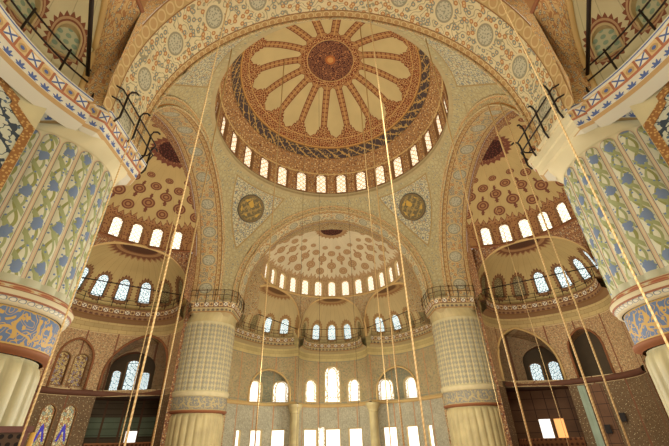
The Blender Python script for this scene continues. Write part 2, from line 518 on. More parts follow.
    MT['green_dark'] = mat('green_shadow_stone', lambda u, v: mix(lt(frac(u / 1.15), .12), mix(band(v, 2.9, 4.7), mix(lt(frac(v / .55), .12), grime((84, 70, 50), u, v, .8, .3), (60, 46, 32)), mix(lt(frac(v / .6), .1), grime((104, 112, 88), u, v, .8, .3), (70, 72, 54))), (92, 64, 44)), .7)
    MT['balus'] = mat('red_brown_balustrade', lambda u, v: mix(lt(leng(frac(u * 2.2) - .5, frac(v * 2.2) - .5), .28), grime((140, 92, 58), u, v, .8, .2), (92, 56, 38)), .7)
    MT['red_wood'] = flat('red_brown_wood', (104, 58, 42), .5)
    MT['lattice_wood'] = mat('dark_lattice', lambda u, v: mix(lt(leng(frac(u * 5.) - .5, frac(v * 5.) - .5), .3), (84, 66, 52), (34, 26, 22)), .7)
    MT['gilt'] = flat('gilt_wood', (206, 160, 78), .5)
    MT['black'] = flat('black_plastic', (22, 20, 20), .5)
build_mats()

# ------------------------------------------------------------------ mesh helpers
def obj(name, vs, fs, uv, m, parent=None, smooth=True):
    me = bpy.data.meshes.new(name)
    me.from_pydata([tuple(v) for v in vs], [], fs)
    l = me.uv_layers.new(name='UVMap')
    if uv is not None:
        for lp in me.loops: l.data[lp.index].uv = uv[lp.vertex_index]
    if smooth:
        for p_ in me.polygons: p_.use_smooth = True
    me.materials.append(m)
    o = bpy.data.objects.new(name, me); COL.objects.link(o)
    if parent is not None: o.parent = parent
    return o
class MB:
    def __init__(self): self.v = []; self.f = []; self.uv = []
    def add(self, vs, fs, uv):
        b = len(self.v); self.v += [tuple(x) for x in vs]; self.uv += [tuple(x) for x in uv]
        self.f += [tuple(b + i for i in f) for f in fs]
    def grid(self, nu, nv, fn, cu=False):
        vs, uv, fs = [], [], []
        for j in range(nv + 1):
            for i in range(nu + 1):
                p_, t_ = fn(i / nu, j / nv); vs.append(p_); uv.append(t_)
        w = nu + 1
        for j in range(nv):
            for i in range(nu): fs.append((j * w + i, j * w + i + 1, (j + 1) * w + i + 1, (j + 1) * w + i))
        self.add(vs, fs, uv)
    def tube(self, pts, r, n=8, closed=False, r1=None):
        pts = [Vector(p_) for p_ in pts]; vs, uv, fs = [], [], []; L = 0
        for k, p_ in enumerate(pts):
            a = pts[max(k - 1, 0)]; b = pts[min(k + 1, len(pts) - 1)]
            d = (b - a).normalized()
            up = Vector((0, 0, 1)) if abs(d.z) < .9 else Vector((1, 0, 0))
            x = d.cross(up).normalized(); y = x.cross(d)
            if k: L += (p_ - pts[k - 1]).length
            rr = r if r1 is None else r + (r1 - r) * k / (len(pts) - 1)
            for i in range(n):
                a_ = 2 * pi * i / n
                vs.append(p_ + x * rr * cos(a_) + y * rr * sin(a_)); uv.append((i / n, L))
        for k in range(len(pts) - 1):
            for i in range(n):
                j = (i + 1) % n
                fs.append((k * n + i, k * n + j, (k + 1) * n + j, (k + 1) * n + i))
        fs.append(tuple(range(n))[::-1]); fs.append(tuple((len(pts) - 1) * n + i for i in range(n)))
        self.add(vs, fs, uv)
    def box(self, c, sx, sy, sz, rz=0., bev=.0):
        ca, sa = cos(rz), sin(rz); vs, uv = [], []
        for z in (-1, 1):
            for x, y in ((-1, -1), (1, -1), (1, 1), (-1, 1)):
                X_, Y_ = x * sx / 2, y * sy / 2
                vs.append((c[0] + X_ * ca - Y_ * sa, c[1] + X_ * sa + Y_ * ca, c[2] + z * sz / 2)); uv.append((X_ + Y_, c[2] + z * sz / 2))
        self.add(vs, [(3, 2, 1, 0), (4, 5, 6, 7), (0, 1, 5, 4), (1, 2, 6, 5), (2, 3, 7, 6), (3, 0, 4, 7)], uv)
    def lathe(self, c, prof, n=48, fn=None):
        """prof (r, z) list; fn(theta, r, z) -> radius"""
        def g(a, b):
            k = min(int(b * (len(prof) - 1) + 1e-6), len(prof) - 1)
            r, z = prof[k]; th = 2 * pi * a
            if fn: r = fn(th, r, z)
            return (c[0] + r * cos(th), c[1] + r * sin(th), z), (th * max(prof[0][0], .2), z)
        self.grid(n, len(prof) - 1, g)
    def build(self, name, m, parent=None, smooth=True): return obj(name, self.v, self.f, self.uv, m, parent, smooth)

def root(name, loc=(0, 0, 0)):
    o = bpy.data.objects.new(name, None); o.location = loc; COL.objects.link(o); o.empty_display_size = .3
    return o
def keep(parent):
    """children built in world space: undo the parent's offset"""
    bpy_m = Matrix.Translation(parent.location).inverted()
    for c in parent.children: c.matrix_parent_inverse = bpy_m
def tag(o, label, cat, group=None):
    o['label'] = label; o['category'] = cat
    if group: o['group'] = group
    return o
def struct(o, label=None):
    o['kind'] = 'structure'
    if label: o['label'] = label
    return o

def inside(poly, x, y):
    c = False; n = len(poly); j = n - 1
    for i in range(n):
        xi, yi = poly[i]; xj, yj = poly[j]
        if (yi > y) != (yj > y) and x < (xj - xi) * (y - yi) / (yj - yi) + xi: c = not c
        j = i
    return c
def panel(mb, us, vs_, holes, M_, outline=None, off=0.):
    """a sheet over columns us and rows vs_ with holes, mapped by M_(u, v, off)"""
    u0, u1, v0, v1 = us[0], us[-1], vs_[0], vs_[-1]
    if outline is None:
        outline = [(u, v0) for u in us] + [(u1, v) for v in vs_[1:]] + [(u, v1) for u in us[::-1][1:]] + [(u0, v) for v in vs_[::-1][1:-1]]
    pts = [Vector(p_) for p_ in outline]; n = len(pts)
    edges = [(i, (i + 1) % n) for i in range(n)]
    for h in holes:
        b = len(pts); pts += [Vector(p_) for p_ in h]
        edges += [(b + i, b + (i + 1) % len(h)) for i in range(len(h))]
    bb = [(min(p_[0] for p_ in h) - .05, max(p_[0] for p_ in h) + .05, min(p_[1] for p_ in h) - .05, max(p_[1] for p_ in h) + .05) for h in holes]
    for u in us[1:-1]:
        for v in vs_[1:-1]:
            if any(b[0] < u < b[1] and b[2] < v < b[3] for b in bb): continue
            if outline is not None and not inside(outline, u, v): continue
            pts.append(Vector((u, v)))
    V_, E_, F_, *_ = delaunay_2d_cdt(pts, edges, [], 0, 1e-5)
    fs = []
    for f in F_:
        cx = sum(V_[i][0] for i in f) / len(f); cy = sum(V_[i][1] for i in f) / len(f)
        if not inside(outline, cx, cy): continue
        if any(inside(h, cx, cy) for h in holes): continue
        fs.append(tuple(f))
    mb.add([M_(p_[0], p_[1], off) for p_ in V_], fs, [(p_[0], p_[1]) for p_ in V_])
def lsp(a, b, n): return [a + (b - a) * i / n for i in range(n + 1)]
def arch_loop(cu, v0, w, h, kind='round', n=10):
    a = w / 2
    if kind == 'rect':
        return [(cu - a, v0), (cu + a, v0), (cu + a, v0 + h), (cu - a, v0 + h)]
    rise = a if kind == 'round' else min(a * 1.25, h * .8)
    sp = v0 + h - rise
    L = [(cu - a, v0), (cu + a, v0)]
    if kind == 'round':
        L += [(cu + a * cos(pi * i / (2 * n)), sp + a * sin(pi * i / (2 * n))) for i in range(0, 2 * n + 1)]
    else:
        # two-centred pointed arch
        e = (rise * rise - a * a) / (2 * a); rr = a + e
        ph = atan2(rise, e)
        right = [(cu - e + rr * cos(ph * i / n), sp + rr * sin(ph * i / n)) for i in range(n + 1)]
        left = [(2 * cu - x, y) for x, y in right[::-1][1:]]
        L += right + left
    return L
WN = [0]
def window(M_, loop, pane, frame, label=None, depth=.35, group=None):
    """a window of the shell: reveal with a raised lip, and a pane"""
    WN[0] += 1
    r = root('window_%d' % WN[0], M_(sum(p_[0] for p_ in loop) / len(loop), min(p_[1] for p_ in loop), 0))
    struct(r, label)
    if group: r['group'] = group
    n = len(loop)
    cu = sum(p_[0] for p_ in loop) / n
    u0 = min(p_[0] for p_ in loop); u1 = max(p_[0] for p_ in loop); v0 = min(p_[1] for p_ in loop); v1 = max(p_[1] for p_ in loop)
    cv = (v0 + v1) / 2; w = u1 - u0
    mb = MB()
    def ring(k, off): return [M_(cu0 + (p_[0] - cu0) * k, cv + (p_[1] - cv) * (1 + (k - 1) * w / (v1 - v0)), off) for p_ in loop]
    cu0 = (u0 + u1) / 2
    rings = [ring(1.16, .0), ring(1.16, -.05), ring(1.0, -.05), ring(1.0, depth)]
    vs = [p_ for r_ in rings for p_ in r_]
    fs = [(k * n + i, k * n + (i + 1) % n, (k + 1) * n + (i + 1) % n, (k + 1) * n + i) for k in range(3) for i in range(n)]
    mb.add(vs, fs, [(p_[0], p_[1]) for _ in range(4) for p_ in loop])
    mb.build('window_frame', frame, r, False)
    d = depth * .75
    obj('window_pane', [M_(p_[0], p_[1], d) for p_ in loop], [tuple(range(n))], [((p_[0] - cu0) / w, (p_[1] - v0) / (v1 - v0)) for p_ in loop], pane, r, False)
    keep(r)
    return r

# ------------------------------------------------------------------ arches and pendentives
def arch_pts(r, n=24, stilt=True):
    """(x, z, arc length) along a slightly pointed arch from right spring to left spring"""
    rr = r + EC; ph = math.acos(EC / rr)
    right = [(-EC + rr * cos(ph * i / n), ZA + rr * sin(ph * i / n)) for i in range(n + 1)]
    L = ([(r, ZL - .2)] if stilt else []) + right
    L = L + [(-x, z) for x, z in L[::-1][1:]]
    out, s_ = [], 0
    for k, (x, z) in enumerate(L):
        if k: s_ += hypot(x - L[k - 1][0], z - L[k - 1][1])
        out.append((x, z, s_))
    return out
AI, AO = arch_pts(RA), arch_pts(RO)
def half_prof(n=14):
    """profile of a half dome from the drum foot to the crown: (r, z, arc from crown)"""
    h = ZT - Z1; r0 = RS - .15
    rs = (r0 * r0 + h * h) / (2 * h); cz = ZT - rs
    am = math.asin(r0 / rs)
    pr = [(rs * sin(am * i / n), cz + rs * cos(am * i / n), rs * am * i / n) for i in range(n + 1)]
    return pr, rs * am
HP, HARC = half_prof()

def big_arch(side):
    S = SOF[side]
    mb = MB(); n = len(AI) - 1; dep = S - P
    dp = lambda a: dep if side != 'near' else 3.3 + 1.2 * sin(pi * a)
    mb.grid(n, 4, lambda a, b: (T(side, P + b * dp(a), AI[round(a * n)][0], AI[round(a * n)][1]), (AI[round(a * n)][2], b * dep)))
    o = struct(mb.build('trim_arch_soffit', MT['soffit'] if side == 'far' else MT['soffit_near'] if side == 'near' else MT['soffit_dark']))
    mb = MB()
    def f(a, b):
        i = round(a * n); x = AI[i][0] + (AO[i][0] - AI[i][0]) * b; z = AI[i][1] + (AO[i][1] - AI[i][1]) * b
        bump = .08 * (1 if b in (0, 1) else 0)
        return T(side, P - bump, x, z), (AI[i][2], b * (RO - RA))
    mb.grid(n, 6, f)
    for pts, rr in ((AI, .10), (AO, .10)):
        mb.tube([T(side, P - .06, x, z) for x, z, _ in pts], rr, 6)
    struct(mb.build('trim_arch_ring', MT['archi']))
    # face between the soffit and the half dome
    mb = MB(); N = 40
    kr = RSO[side] / RS
    edge = [(r * kr, z) for r, z, _ in HP[::-1]]                  # rim to crown
    edge = [(RS * kr, Z0 - 5.2)] + [(RS * kr, Z0)] + edge
    def at(L, t):
        d = [0]
        for k in range(1, len(L)): d.append(d[-1] + hypot(L[k][0] - L[k - 1][0], L[k][1] - L[k - 1][1]))
        t *= d[-1]
        for k in range(1, len(L)):
            if d[k] >= t - 1e-9:
                q_ = (t - d[k - 1]) / max(d[k] - d[k - 1], 1e-9)
                return L[k - 1][0] + (L[k][0] - L[k - 1][0]) * q_, L[k - 1][1] + (L[k][1] - L[k - 1][1]) * q_
        return L[-1]
    half_o = [(x, z) for x, z, _ in AI[:n // 2 + 1]]
    for sg in (1, -1):
        def f(a, b):
            xo, zo = at(half_o, a); xi, zi = at(edge, a)
            x = xo + (xi - xo) * b; z = zo + (zi - zo) * b
            s0 = S if side != 'near' else P + 3.25 + 1.2 * sin(pi * a * .5)
            return T(side, s0 + (S - s0) * b + .02 - .04 * sin(pi * b), sg * x, z), (a * 18, b * 1.8)
        mb.grid(N, 4, f)
    mb2 = mb
    if side == 'near': mb2.v = [(x, y + .0, z) for x, y, z in mb2.v]
    struct(mb2.build('trim_arch_reveal', MT['sp_side'] if side in ('left', 'right') else (MT['sp_far'] if side == 'far' else MT['sp_near'])))

def xa_of(z):
    """outer arch half width at height z"""
    if z <= ZA: return RO
    rr = RO + EC
    q_ = rr * rr - (z - ZA) ** 2
    return max(-EC + sqrt(max(q_, 0)), 0.)
ZAP = ZA + sqrt((RO + EC) ** 2 - EC ** 2)
def pr_of(z): return sqrt(xa_of(z) ** 2 + P * P)
def pendentives():
    zs = [ZL] + lsp(ZA, ZAP, 26)
    for q_ in range(4):
        mb = MB()
        def f(a, b):
            z = zs[round(b * (len(zs) - 1))]; x = xa_of(z); r = pr_of(z)
            a0 = atan2(x, P); a1 = pi / 2 - a0
            lo = min(a0, a1); hi = max(a0, a1)
            # between the two arches, round the corner
            th = (pi / 2 - a0) + (a0 - (pi / 2 - a0)) * a
            az = th + q_ * pi / 2
            return (r * sin(az), r * cos(az), z), (th * 12., z)
        mb.grid(20, len(zs) - 1, f)
        # up to the drum
        def g(a, b):
            az = a * pi / 2 + q_ * pi / 2; r = P + (R + .1 - P) * b; z = ZAP + (ZD - .1 - ZAP) * (b ** .7)
            return (r * sin(az), r * cos(az), z), (a * pi / 2 * 12., z)
        mb.grid(32, 4, g)
        struct(mb.build('wall_pendentive', MT['pend']))

def dome():
    sp = 2 * pi * R / 28
    Md = lambda u, v, off: ((R + off) * sin(u / R), (R + off) * cos(u / R), v)
    loops = [arch_loop(sp * (k + .5), 30.0, 1.34, 3.1, 'round', 6) for k in range(28)]
    mb = MB()
    us = lsp(0, 2 * pi * R, 112); vs_ = lsp(ZD, ZS, 6)
    panel(mb, us, vs_, loops, Md)
    struct(mb.build('wall_drum', MT['drum']))
    for k, l in enumerate(loops):
        window(Md, l, MT['p_drum'], MT['frame_dark'], 'round-headed drum window with golden bullseye glass', .4, 'windows round the foot of the main dome')
    # ledge under the windows
    mb = MB()
    prof = [(12.0, 29.0), (11.68, 29.12), (11.62, 29.22), (11.70, 29.3), (11.64, 29.38), (11.77, 29.46)]
    mb.lathe((0, 0), prof, 96); struct(mb.build('trim_drum_ledge', MT['olive_trim']))
    # shell
    h = ZC - ZS; rs = (R * R + h * h) / (2 * h); cz = ZC - rs; am = math.asin(R / rs)
    mb = MB()
    def f(a, b):
        th = 2 * pi * a; ph = am * (b * .9995 + .0005); r = rs * sin(ph)
        return (r * sin(th), r * cos(th), cz + rs * cos(ph)), (th, rs * ph)
    mb.grid(144, 48, f)
    struct(mb.build('ceiling_dome', MT['dome']))
    mb = MB(); mb.lathe((0, 0), [(R + .02, 32.95), (R - .12, 33.05), (R - .02, 33.2)], 96); struct(mb.build('trim_dome_ring', MT['gold_trim']))
    # plain stepped moulding round the middle medallion
    mb = MB()
    zz = lambda r: cz + sqrt(rs * rs - r * r)
    mb.tube([(2.76 * sin(t), 2.76 * cos(t), zz(2.76) - .02) for t in lsp(0, 2 * pi, 48)], .05, 6)
    struct(mb.build('trim_medallion', MT['gold_trim']))

def half_dome(side, ks, pane, m, frame):
    """half dome with its window ring; ks = window numbers seen from its own axis"""
    S = SOF[side]; kr = RSO[side] / RS
    sgn = 1
    mb = MB()
    fx = {'far': lambda az: (sin(az), cos(az)), 'near': lambda az: (sin(az), cos(az)), 'left': lambda az: (sin(az), cos(az)), 'right': lambda az: (sin(az), cos(az))}[side]
    def Mh(u, v, off):
        lean = (v - Z0) / (Z1 - Z0) * .15
        r = RS * kr + off - lean
        return T(side, S + r * cos(u / RS), r * sin(u / RS), v)
    sp = pi / 14 * RS
    loops = {k: arch_loop(k * sp, 20.45, 1.1, 2.2, 'round', 6) for k in ks}
    panel(mb, lsp(-pi / 2 * RS, pi / 2 * RS, 56), lsp(Z0, Z1, 5), list(loops.values()), Mh)
    mb.uv = [(u / RS, HARC + (Z1 - v)) for u, v in mb.uv]
    n = len(HP) - 1
    def f(a, b):
        az = (a - .5) * pi; r, z, s_ = HP[round(b * n)]; r *= kr
        return T(side, S + r * cos(az), r * sin(az), z), (az, s_)
    mb.grid(64, n, f)
    struct(mb.build('ceiling_half_dome', m))
    mb = MB()
    mb.tube([T(side, S + (RS * kr - .02) * cos(a), (RS * kr - .02) * sin(a), Z0 + .02) for a in lsp(-pi / 2, pi / 2, 48)], .12, 6)
    struct(mb.build('trim_half_dome_ring', MT['gold_trim'] if side == 'far' else MT['brown_trim']))
    names = {'far': 'far', 'left': 'left-hand', 'right': 'right-hand', 'near': 'near'}
    for k, l in loops.items():
        window(Mh, l, pane, frame, 'small round-headed window in the ring of the %s half dome' % names[side], .35, 'windows of the %s half dome' % names[side])

# ------------------------------------------------------------------ plan curves of the outer bays
def ell(A, B, dep, n=72, e=2.4):
    A, B = Vector(A), Vector(B); m = (A + B) / 2; d = B - A; a = d.length / 2; d.normalize()
    nn = Vector((-d.y, d.x))
    if nn.dot(m) < 0: nn = -nn
    out = []
    for i in range(n):
        t = pi * i / (n - 1); c = -cos(t); s_ = sin(t)
        out.append(m + d * (math.copysign(abs(c) ** (2 / e), c) * a) + nn * (abs(s_) ** (2 / e) * dep))
    return out
class Plan:
    def __init__(self, pts):
        self.p = pts; self.d = [0.]
        for i in range(1, len(pts)): self.d.append(self.d[-1] + (pts[i] - pts[i - 1]).length)
        self.L = self.d[-1]
    def at(self, u):
        d = self.d
        if u <= 0: i = 1
        elif u >= self.L: i = len(d) - 1
        else:
            lo, hi = 0, len(d) - 1
            while hi - lo > 1:
                k = (lo + hi) // 2
                if d[k] <= u: lo = k
                else: hi = k
            i = hi
        q_ = (u - d[i - 1]) / max(d[i] - d[i - 1], 1e-9)
        return self.p[i - 1] + (self.p[i] - self.p[i - 1]) * q_
    def nrm(self, u):
        a, b = self.at(max(u - .25, 0)), self.at(min(u + .25, self.L)); t = (b - a).normalized()
        m = (self.p[0] + self.p[-1]) / 2
        n = Vector((-t.y, t.x))
        mid = self.at(self.L / 2) - m
        if n.dot(self.at(u) - m + mid * .2) < 0: n = -n
        return n
HX, PX = 5.0, 2.4
class Bay:
    """one bay of the wall behind a big arch (an apse in plan), in (s, t) of its side; flip mirrors t"""
    def __init__(self, side, A, B, dep, flip=False, ctr=False):
        self.side, self.flip, self.ctr = side, flip, ctr
        self.A, self.B = Vector(A), Vector(B)
        self.plan = Plan(ell(A, B, dep)); self.L = self.plan.L
        self.m = (self.A + self.B) / 2
        self.S = S = SOF[side]
        c0 = Vector((S, 0)); az = atan2(self.m.y, self.m.x - S)
        self.mr = c0 + Vector((cos(az), sin(az))) * RSO[side]
        self.azA = min(atan2(A[1], A[0] - S), pi / 2) if A[1] > 0 else max(atan2(A[1], A[0] - S), -pi / 2)
        self.azB = atan2(B[1], B[0] - S)
    def w(self, p_, z): return T(self.side, p_[0], -p_[1] if self.flip else p_[1], z)
    def wall(self, u, v, off=0.):
        return self.w(self.plan.at(u) + self.plan.nrm(u) * off, v)
    def kz(self, v):
        q_ = max((v - ZL) / HX, 0.)
        return max(1 - q_ ** PX, 0.) ** (1 / PX), q_
    def conch(self, u, v, off=0.):
        k, q_ = self.kz(v)
        m = self.m + (self.mr - self.m) * (q_ ** 1.3)
        p_ = self.plan.at(u)
        return self.w(m + (p_ - self.m) * k + self.plan.nrm(u) * off, v)
    def lip_path(self, n=44):
        raw = [Vector(q_) for q_ in ((15.75, 11.1), (16.15, 11.28), (16.8, 11.6), (17.45, 11.85), (18.8, 12.12), (20.2, 12.2), (22., 11.9), (24., 10.8), (25.8, 8.8), (26.8, 6.2))]
        pl = Plan(raw); pts = [pl.at(pl.L * i / n) for i in range(n + 1)]
        for _ in range(3): pts = [pts[0]] + [(pts[i - 1] + pts[i] * 2 + pts[i + 1]) / 4 for i in range(1, n)] + [pts[-1]]
        outs = []
        for i in range(n + 1):
            t = (pts[min(i + 1, n)] - pts[max(i - 1, 0)]).normalized(); outs.append(Vector((-t.y, t.x)))
        return pts, outs
    def lip(self, u, d=.9):
        p_ = self.plan.at(u) - self.plan.nrm(u) * d
        return p_

def conch(b, mat_, spmat, phase, sp, lit, pane_lit, pane_dim, zc0, wh, rib, frame, names):
    S = b.S
    rows = [ZL + HX * (sin(t) ** (2 / PX)) for t in lsp(0.0, pi / 2 * .97, 12)] + [ZL + HX * .9999]
    n = int((b.L) / sp) + 2
    wins = []
    for k in range(-n, n):
        u = phase + k * sp
        if .8 < u < b.L - .8: wins.append(u)
    loops = [arch_loop(u, zc0, {'far': 1.24, 'near': 1.02}.get(b.side, 1.25), wh, 'round', 6) for u in wins]
    mb = MB(); panel(mb, lsp(0, b.L, 40), rows, loops, b.conch)
    struct(mb.build('ceiling_conch', mat_))
    for u, l in zip(wins, loops):
        window(b.conch, l, pane_lit if lit(u) else pane_dim, frame, names, .3, names + 's')
    # spandrel up to the ring, and the rib round the mouth
    mb = MB(); N = 40; pts = []
    for i in range(N + 1):
        th = pi * i / N
        z = ZL + HX * sin(th) ** (2 / PX)
        pts.append((i, th, z))
    def edge(i):
        th = pi * i / N; c = -cos(th); al = math.copysign(abs(c) ** (2 / PX), c)
        q_ = sin(th) ** (2 / PX)
        m = b.m + (b.mr - b.m) * (q_ ** 1.3)
        return m + (b.B - b.A) / 2 * al, ZL + HX * q_
    def f(a, c):
        p_, z = edge(round(a * N))
        az = b.azA + (b.azB - b.azA) * a
        r_ = Vector((S, 0)) + Vector((cos(az), sin(az))) * RSO[b.side]
        q_ = p_ + (r_ - p_) * c
        return b.w(q_, z + (Z0 + .05 - z) * c), (az * 10., z + (Z0 - z) * c)
    mb.grid(N, 8, f)
    if b.A[1] > 10:
        zs_ = lsp(ZL - (.25 if b.side == 'near' else 1.6), Z0 + .05, 16)
        def g(a, c):
            z = zs_[round(a * 16)]
            q_ = max((z - ZL) / (Z0 + .05 - ZL), 0.)
            rr_ = RA + EC
            xr = RA if z <= ZA else -EC + sqrt(rr_ * rr_ - (z - ZA) ** 2)
            p0 = Vector((S - .02 if b.side != 'near' else 15.7 + .5 * q_, xr)); r_ = Vector((S, 0)) + Vector((cos(b.azA), sin(b.azA))) * RSO[b.side]
            p1 = b.A + (r_ - b.A) * q_
            return b.w(p0 + (p1 - p0) * c, z), (c * 1.2, z)
        mb.grid(16, 3, g)
        # short return of the wall into the pier
        pc = Vector((PC, PC))
        if b.side != 'near':
            mb.grid(8, 1, lambda a, c: (b.w(b.A + (pc - b.A) * (.4 * c), (ZL - .1) * a), (c, ZL * a)))
    struct(mb.build('wall_spandrel', spmat))
    mb = MB(); mb.tube([b.w(*edge(i)) for i in range(N + 1)], .16, 8)
    struct(mb.build('trim_conch_rib', rib))

CP = [(0.0, 0.0), (0.02, .16), (.14, .2), (.16, .62), (.24, .68), (.27, 1.08), (.42, 1.16), (.9, 1.5)]
def cornice(pts, outs, m, name, u0=0., parent=None):
    """sweep the cornice profile along lip points; outs = unit directions toward the wall"""
    mb = MB(); d = [u0]
    for i in range(1, len(pts)): d.append(d[-1] + (Vector(pts[i]) - Vector(pts[i - 1])).length)
    n = len(pts) - 1; prof = [(.9, 0.)] + CP; k = len(prof) - 1
    def f(a, c):
        i = round(a * n); o, z = prof[round(c * k)]
        p_ = Vector(pts[i]) + Vector(outs[i]) * o
        return (p_.x, p_.y, ZL - z), (d[i], z)
    mb.grid(n, k, f)
    return mb.build(name, m, parent, False)
def bay_cornice(b, m, u0, u1):
    us = lsp(u0, u1, 36)
    if b.side == 'near':
        P2, O2 = bay_paths(b, 0, 1); struct(cornice(P2, O2, m, 'trim_cornice')); return
    P2 = [Vector(b.w(b.lip(u), 0)[:2]) for u in us]; O2 = [Vector(b.w(b.plan.nrm(u), 0)[:2]) - Vector(b.w(Vector((0, 0)), 0)[:2]) for u in us]
    o = cornice(P2, O2, m, 'trim_cornice'); struct(o)

def railing(pts, outs, label, mt, spacing=1.35, hook=False, h=1.05, r=.028, rails=(.5, .98), inset=.12):
    rt = root('railing', (pts[0][0], pts[0][1], ZL)); tag(rt, label, 'railing')
    d = [0.]
    for i in range(1, len(pts)): d.append(d[-1] + (Vector(pts[i]) - Vector(pts[i - 1])).length)
    ins = [Vector(p_) + Vector(o) * inset for p_, o in zip(pts, outs)]
    for z in rails:
        mb = MB(); mb.tube([(p_.x, p_.y, ZL + z) for p_ in ins], r, 6); mb.build('rail', mt, rt)
    n = max(2, int(d[-1] / spacing)); 
    for k in range(n + 1):
        t = d[-1] * k / n; i = 1
        while i < len(d) - 1 and d[i] < t: i += 1
        q_ = (t - d[i - 1]) / (d[i] - d[i - 1])
        p_ = ins[i - 1].lerp(ins[i], q_); o = Vector(outs[i]).normalized()
        mb = MB()
        top = [(p_.x + o.x * .16 * (inset < 0), p_.y + o.y * .16 * (inset < 0), ZL - (.02 if inset > 0 else .3)), (p_.x, p_.y, ZL + .05), (p_.x, p_.y, ZL + h)]
        if hook: top += [(p_.x - o.x * .08, p_.y - o.y * .08, ZL + h + .22), (p_.x - o.x * .28, p_.y - o.y * .28, ZL + h + .30), (p_.x - o.x * .42, p_.y - o.y * .42, ZL + h + .18)]
        mb.tube(top, r * 1.15, 6); mb.build('post', mt, rt)
    keep(rt)
    return rt
def tie(b, label, z=1.0, r=.05):
    a, c = b.w(b.A, ZL + z), b.w(b.B, ZL + z)
    mb = MB(); mb.tube([a, c], r, 8); o = mb.build('tie_rod', MT['iron']); tag(o, label, 'tie rod')

def bay_paths(b, u0, u1, n=30):
    if b.side == 'near':
        z0 = Vector(b.w(Vector((0, 0)), 0)[:2]); a_, o_ = b.lip_path()
        k = max(3, int(len(a_) * u1 / 20.)) if u1 > 1 else len(a_)
        return [Vector(b.w(q_, 0)[:2]) for q_ in a_[:k]], [Vector(b.w(q_, 0)[:2]) - z0 for q_ in o_[:k]]
    us = lsp(u0, u1, n)
    P2 = [Vector(b.w(b.lip(u), 0)[:2]) for u in us]
    z0 = Vector(b.w(Vector((0, 0)), 0)[:2])
    O2 = [Vector(b.w(b.plan.nrm(u), 0)[:2]) - z0 for u in us]
    return P2, O2
def soffit_ring(mb, b, loop, depth, lip=.0, w=.0):
    n = len(loop)
    vs = [b.wall(p_[0], p_[1], o) for o in (-lip, depth) for p_ in loop]
    mb.add(vs, [(i, (i + 1) % n, n + (i + 1) % n, n + i) for i in range(n)], [(p_[0] + o, p_[1]) for o in (0, depth) for p_ in loop])
def arch_trim(b, loop, mt, r=.10, skip=2):
    mb = MB(); pts = [b.wall(p_[0], p_[1], -.04) for p_ in loop[1:]] + [b.wall(loop[0][0], loop[0][1], -.04)]
    mb.tube(pts, r, 6); struct(mb.build('trim_arch', mt))

# ------------------------------------------------------------------ the shell
for sd in ('far', 'near', 'left', 'right'): big_arch(sd)
pendentives()
dome()
half_dome('far', range(-6, 7), MT['p_half'], MT['half_far'], MT['frame'])
half_dome('left', range(1, 7), MT['p_side'], MT['half_side'], MT['frame_dark'])
half_dome('right', range(0, 7), MT['p_side'], MT['half_side'], MT['frame_dark'])
half_dome('near', [], MT['p_side'], MT['half_side'], MT['frame'])

Q = ((16.2, 11.6), (27.3, 5.0), 4.4); QS = ((16.2, 12.0), (26.2, 5.2), 5.7)
bFL = Bay('far', *Q, flip=True); bFR = Bay('far', *Q)
bFC = Bay('far', (27.3, 5.0), (27.3, -5.0), 4.9, flip=True)
bL = Bay('left', *QS); bR = Bay('right', *QS)
bLC = Bay('left', (26.2, 5.2), (26.2, -5.2), 5.0); bRC = Bay('right', (26.2, 5.2), (26.2, -5.2), 5.0)
bLN = Bay('left', *QS, flip=True); bRN = Bay('right', *QS, flip=True)
QN = ((16.2, 11.7), (27.3, 5.0), 3.9)
bNL = Bay('near', *QN, flip=True); bNR = Bay('near', *QN)

far_c = lambda ph, sp, L: mat('far_conch_%d' % int(ph * 100 + L * 7), conch_fn((192, 172, 122), (150, 112, 70), (168, 136, 88), ph, sp, 16.95, (L, HX)), .8)
side_c = lambda ph, sp, L: mat('side_conch_%d' % int(ph * 100 + L * 7), conch_fn((190, 166, 110), (124, 82, 56), (164, 126, 82), ph, sp, 17.2, (L, HX)), .8)
near_c = lambda ph, sp, L: mat('near_conch_%d' % int(ph * 100 + L * 7), conch_fn((204, 194, 152), (132, 82, 60), (182, 148, 108), ph, sp, 17.5, (L, HX), .86), .8)
conch(bFL, far_c(12.6, 2.65, bFL.L), MT['sp_far'], 12.6, 2.65, lambda u: u > 11, MT['p_blue'], MT['p_dim'], 15.95, 1.95, MT['gold_trim'], MT['frame'], 'arched window of the far left apse')
conch(bFR, far_c(12.6, 2.65, bFR.L), MT['sp_far'], 12.6, 2.65, lambda u: u > 11, MT['p_blue'], MT['p_dim'], 15.95, 1.95, MT['gold_trim'], MT['frame'], 'arched window of the far right apse')
conch(bFC, far_c(8.0, 2.6, bFC.L), MT['sp_far'], 8.0, 2.6, lambda u: 4 < u < 12, MT['p_blue'], MT['p_dim'], 15.9, 1.95, MT['gold_trim'], MT['frame'], 'arched window of the middle apse')
conch(bL, side_c(9.6, 2.45, bL.L), MT['sp_side'], 9.6, 2.45, lambda u: u > 6, MT['p_blue'], MT['p_dim'], 16.25, 2.1, MT['gold_trim'], MT['frame_dark'], 'arched window of the left side apse')
conch(bR, side_c(9.9, 2.5, bR.L), MT['sp_side'], 9.9, 2.5, lambda u: u > 9, MT['p_blue'], MT['p_dim'], 16.25, 2.1, MT['gold_trim'], MT['frame_dark'], 'arched window of the right side apse')
for b in (bLC, bRC, bLN, bRN):
    conch(b, side_c(8.0, 2.45, b.L), MT['sp_side'], -5., 99., lambda u: False, MT['p_blue'], MT['p_dim'], 16.3, 2.1, MT['gold_trim'], MT['frame_dark'], 'arched side apse window')
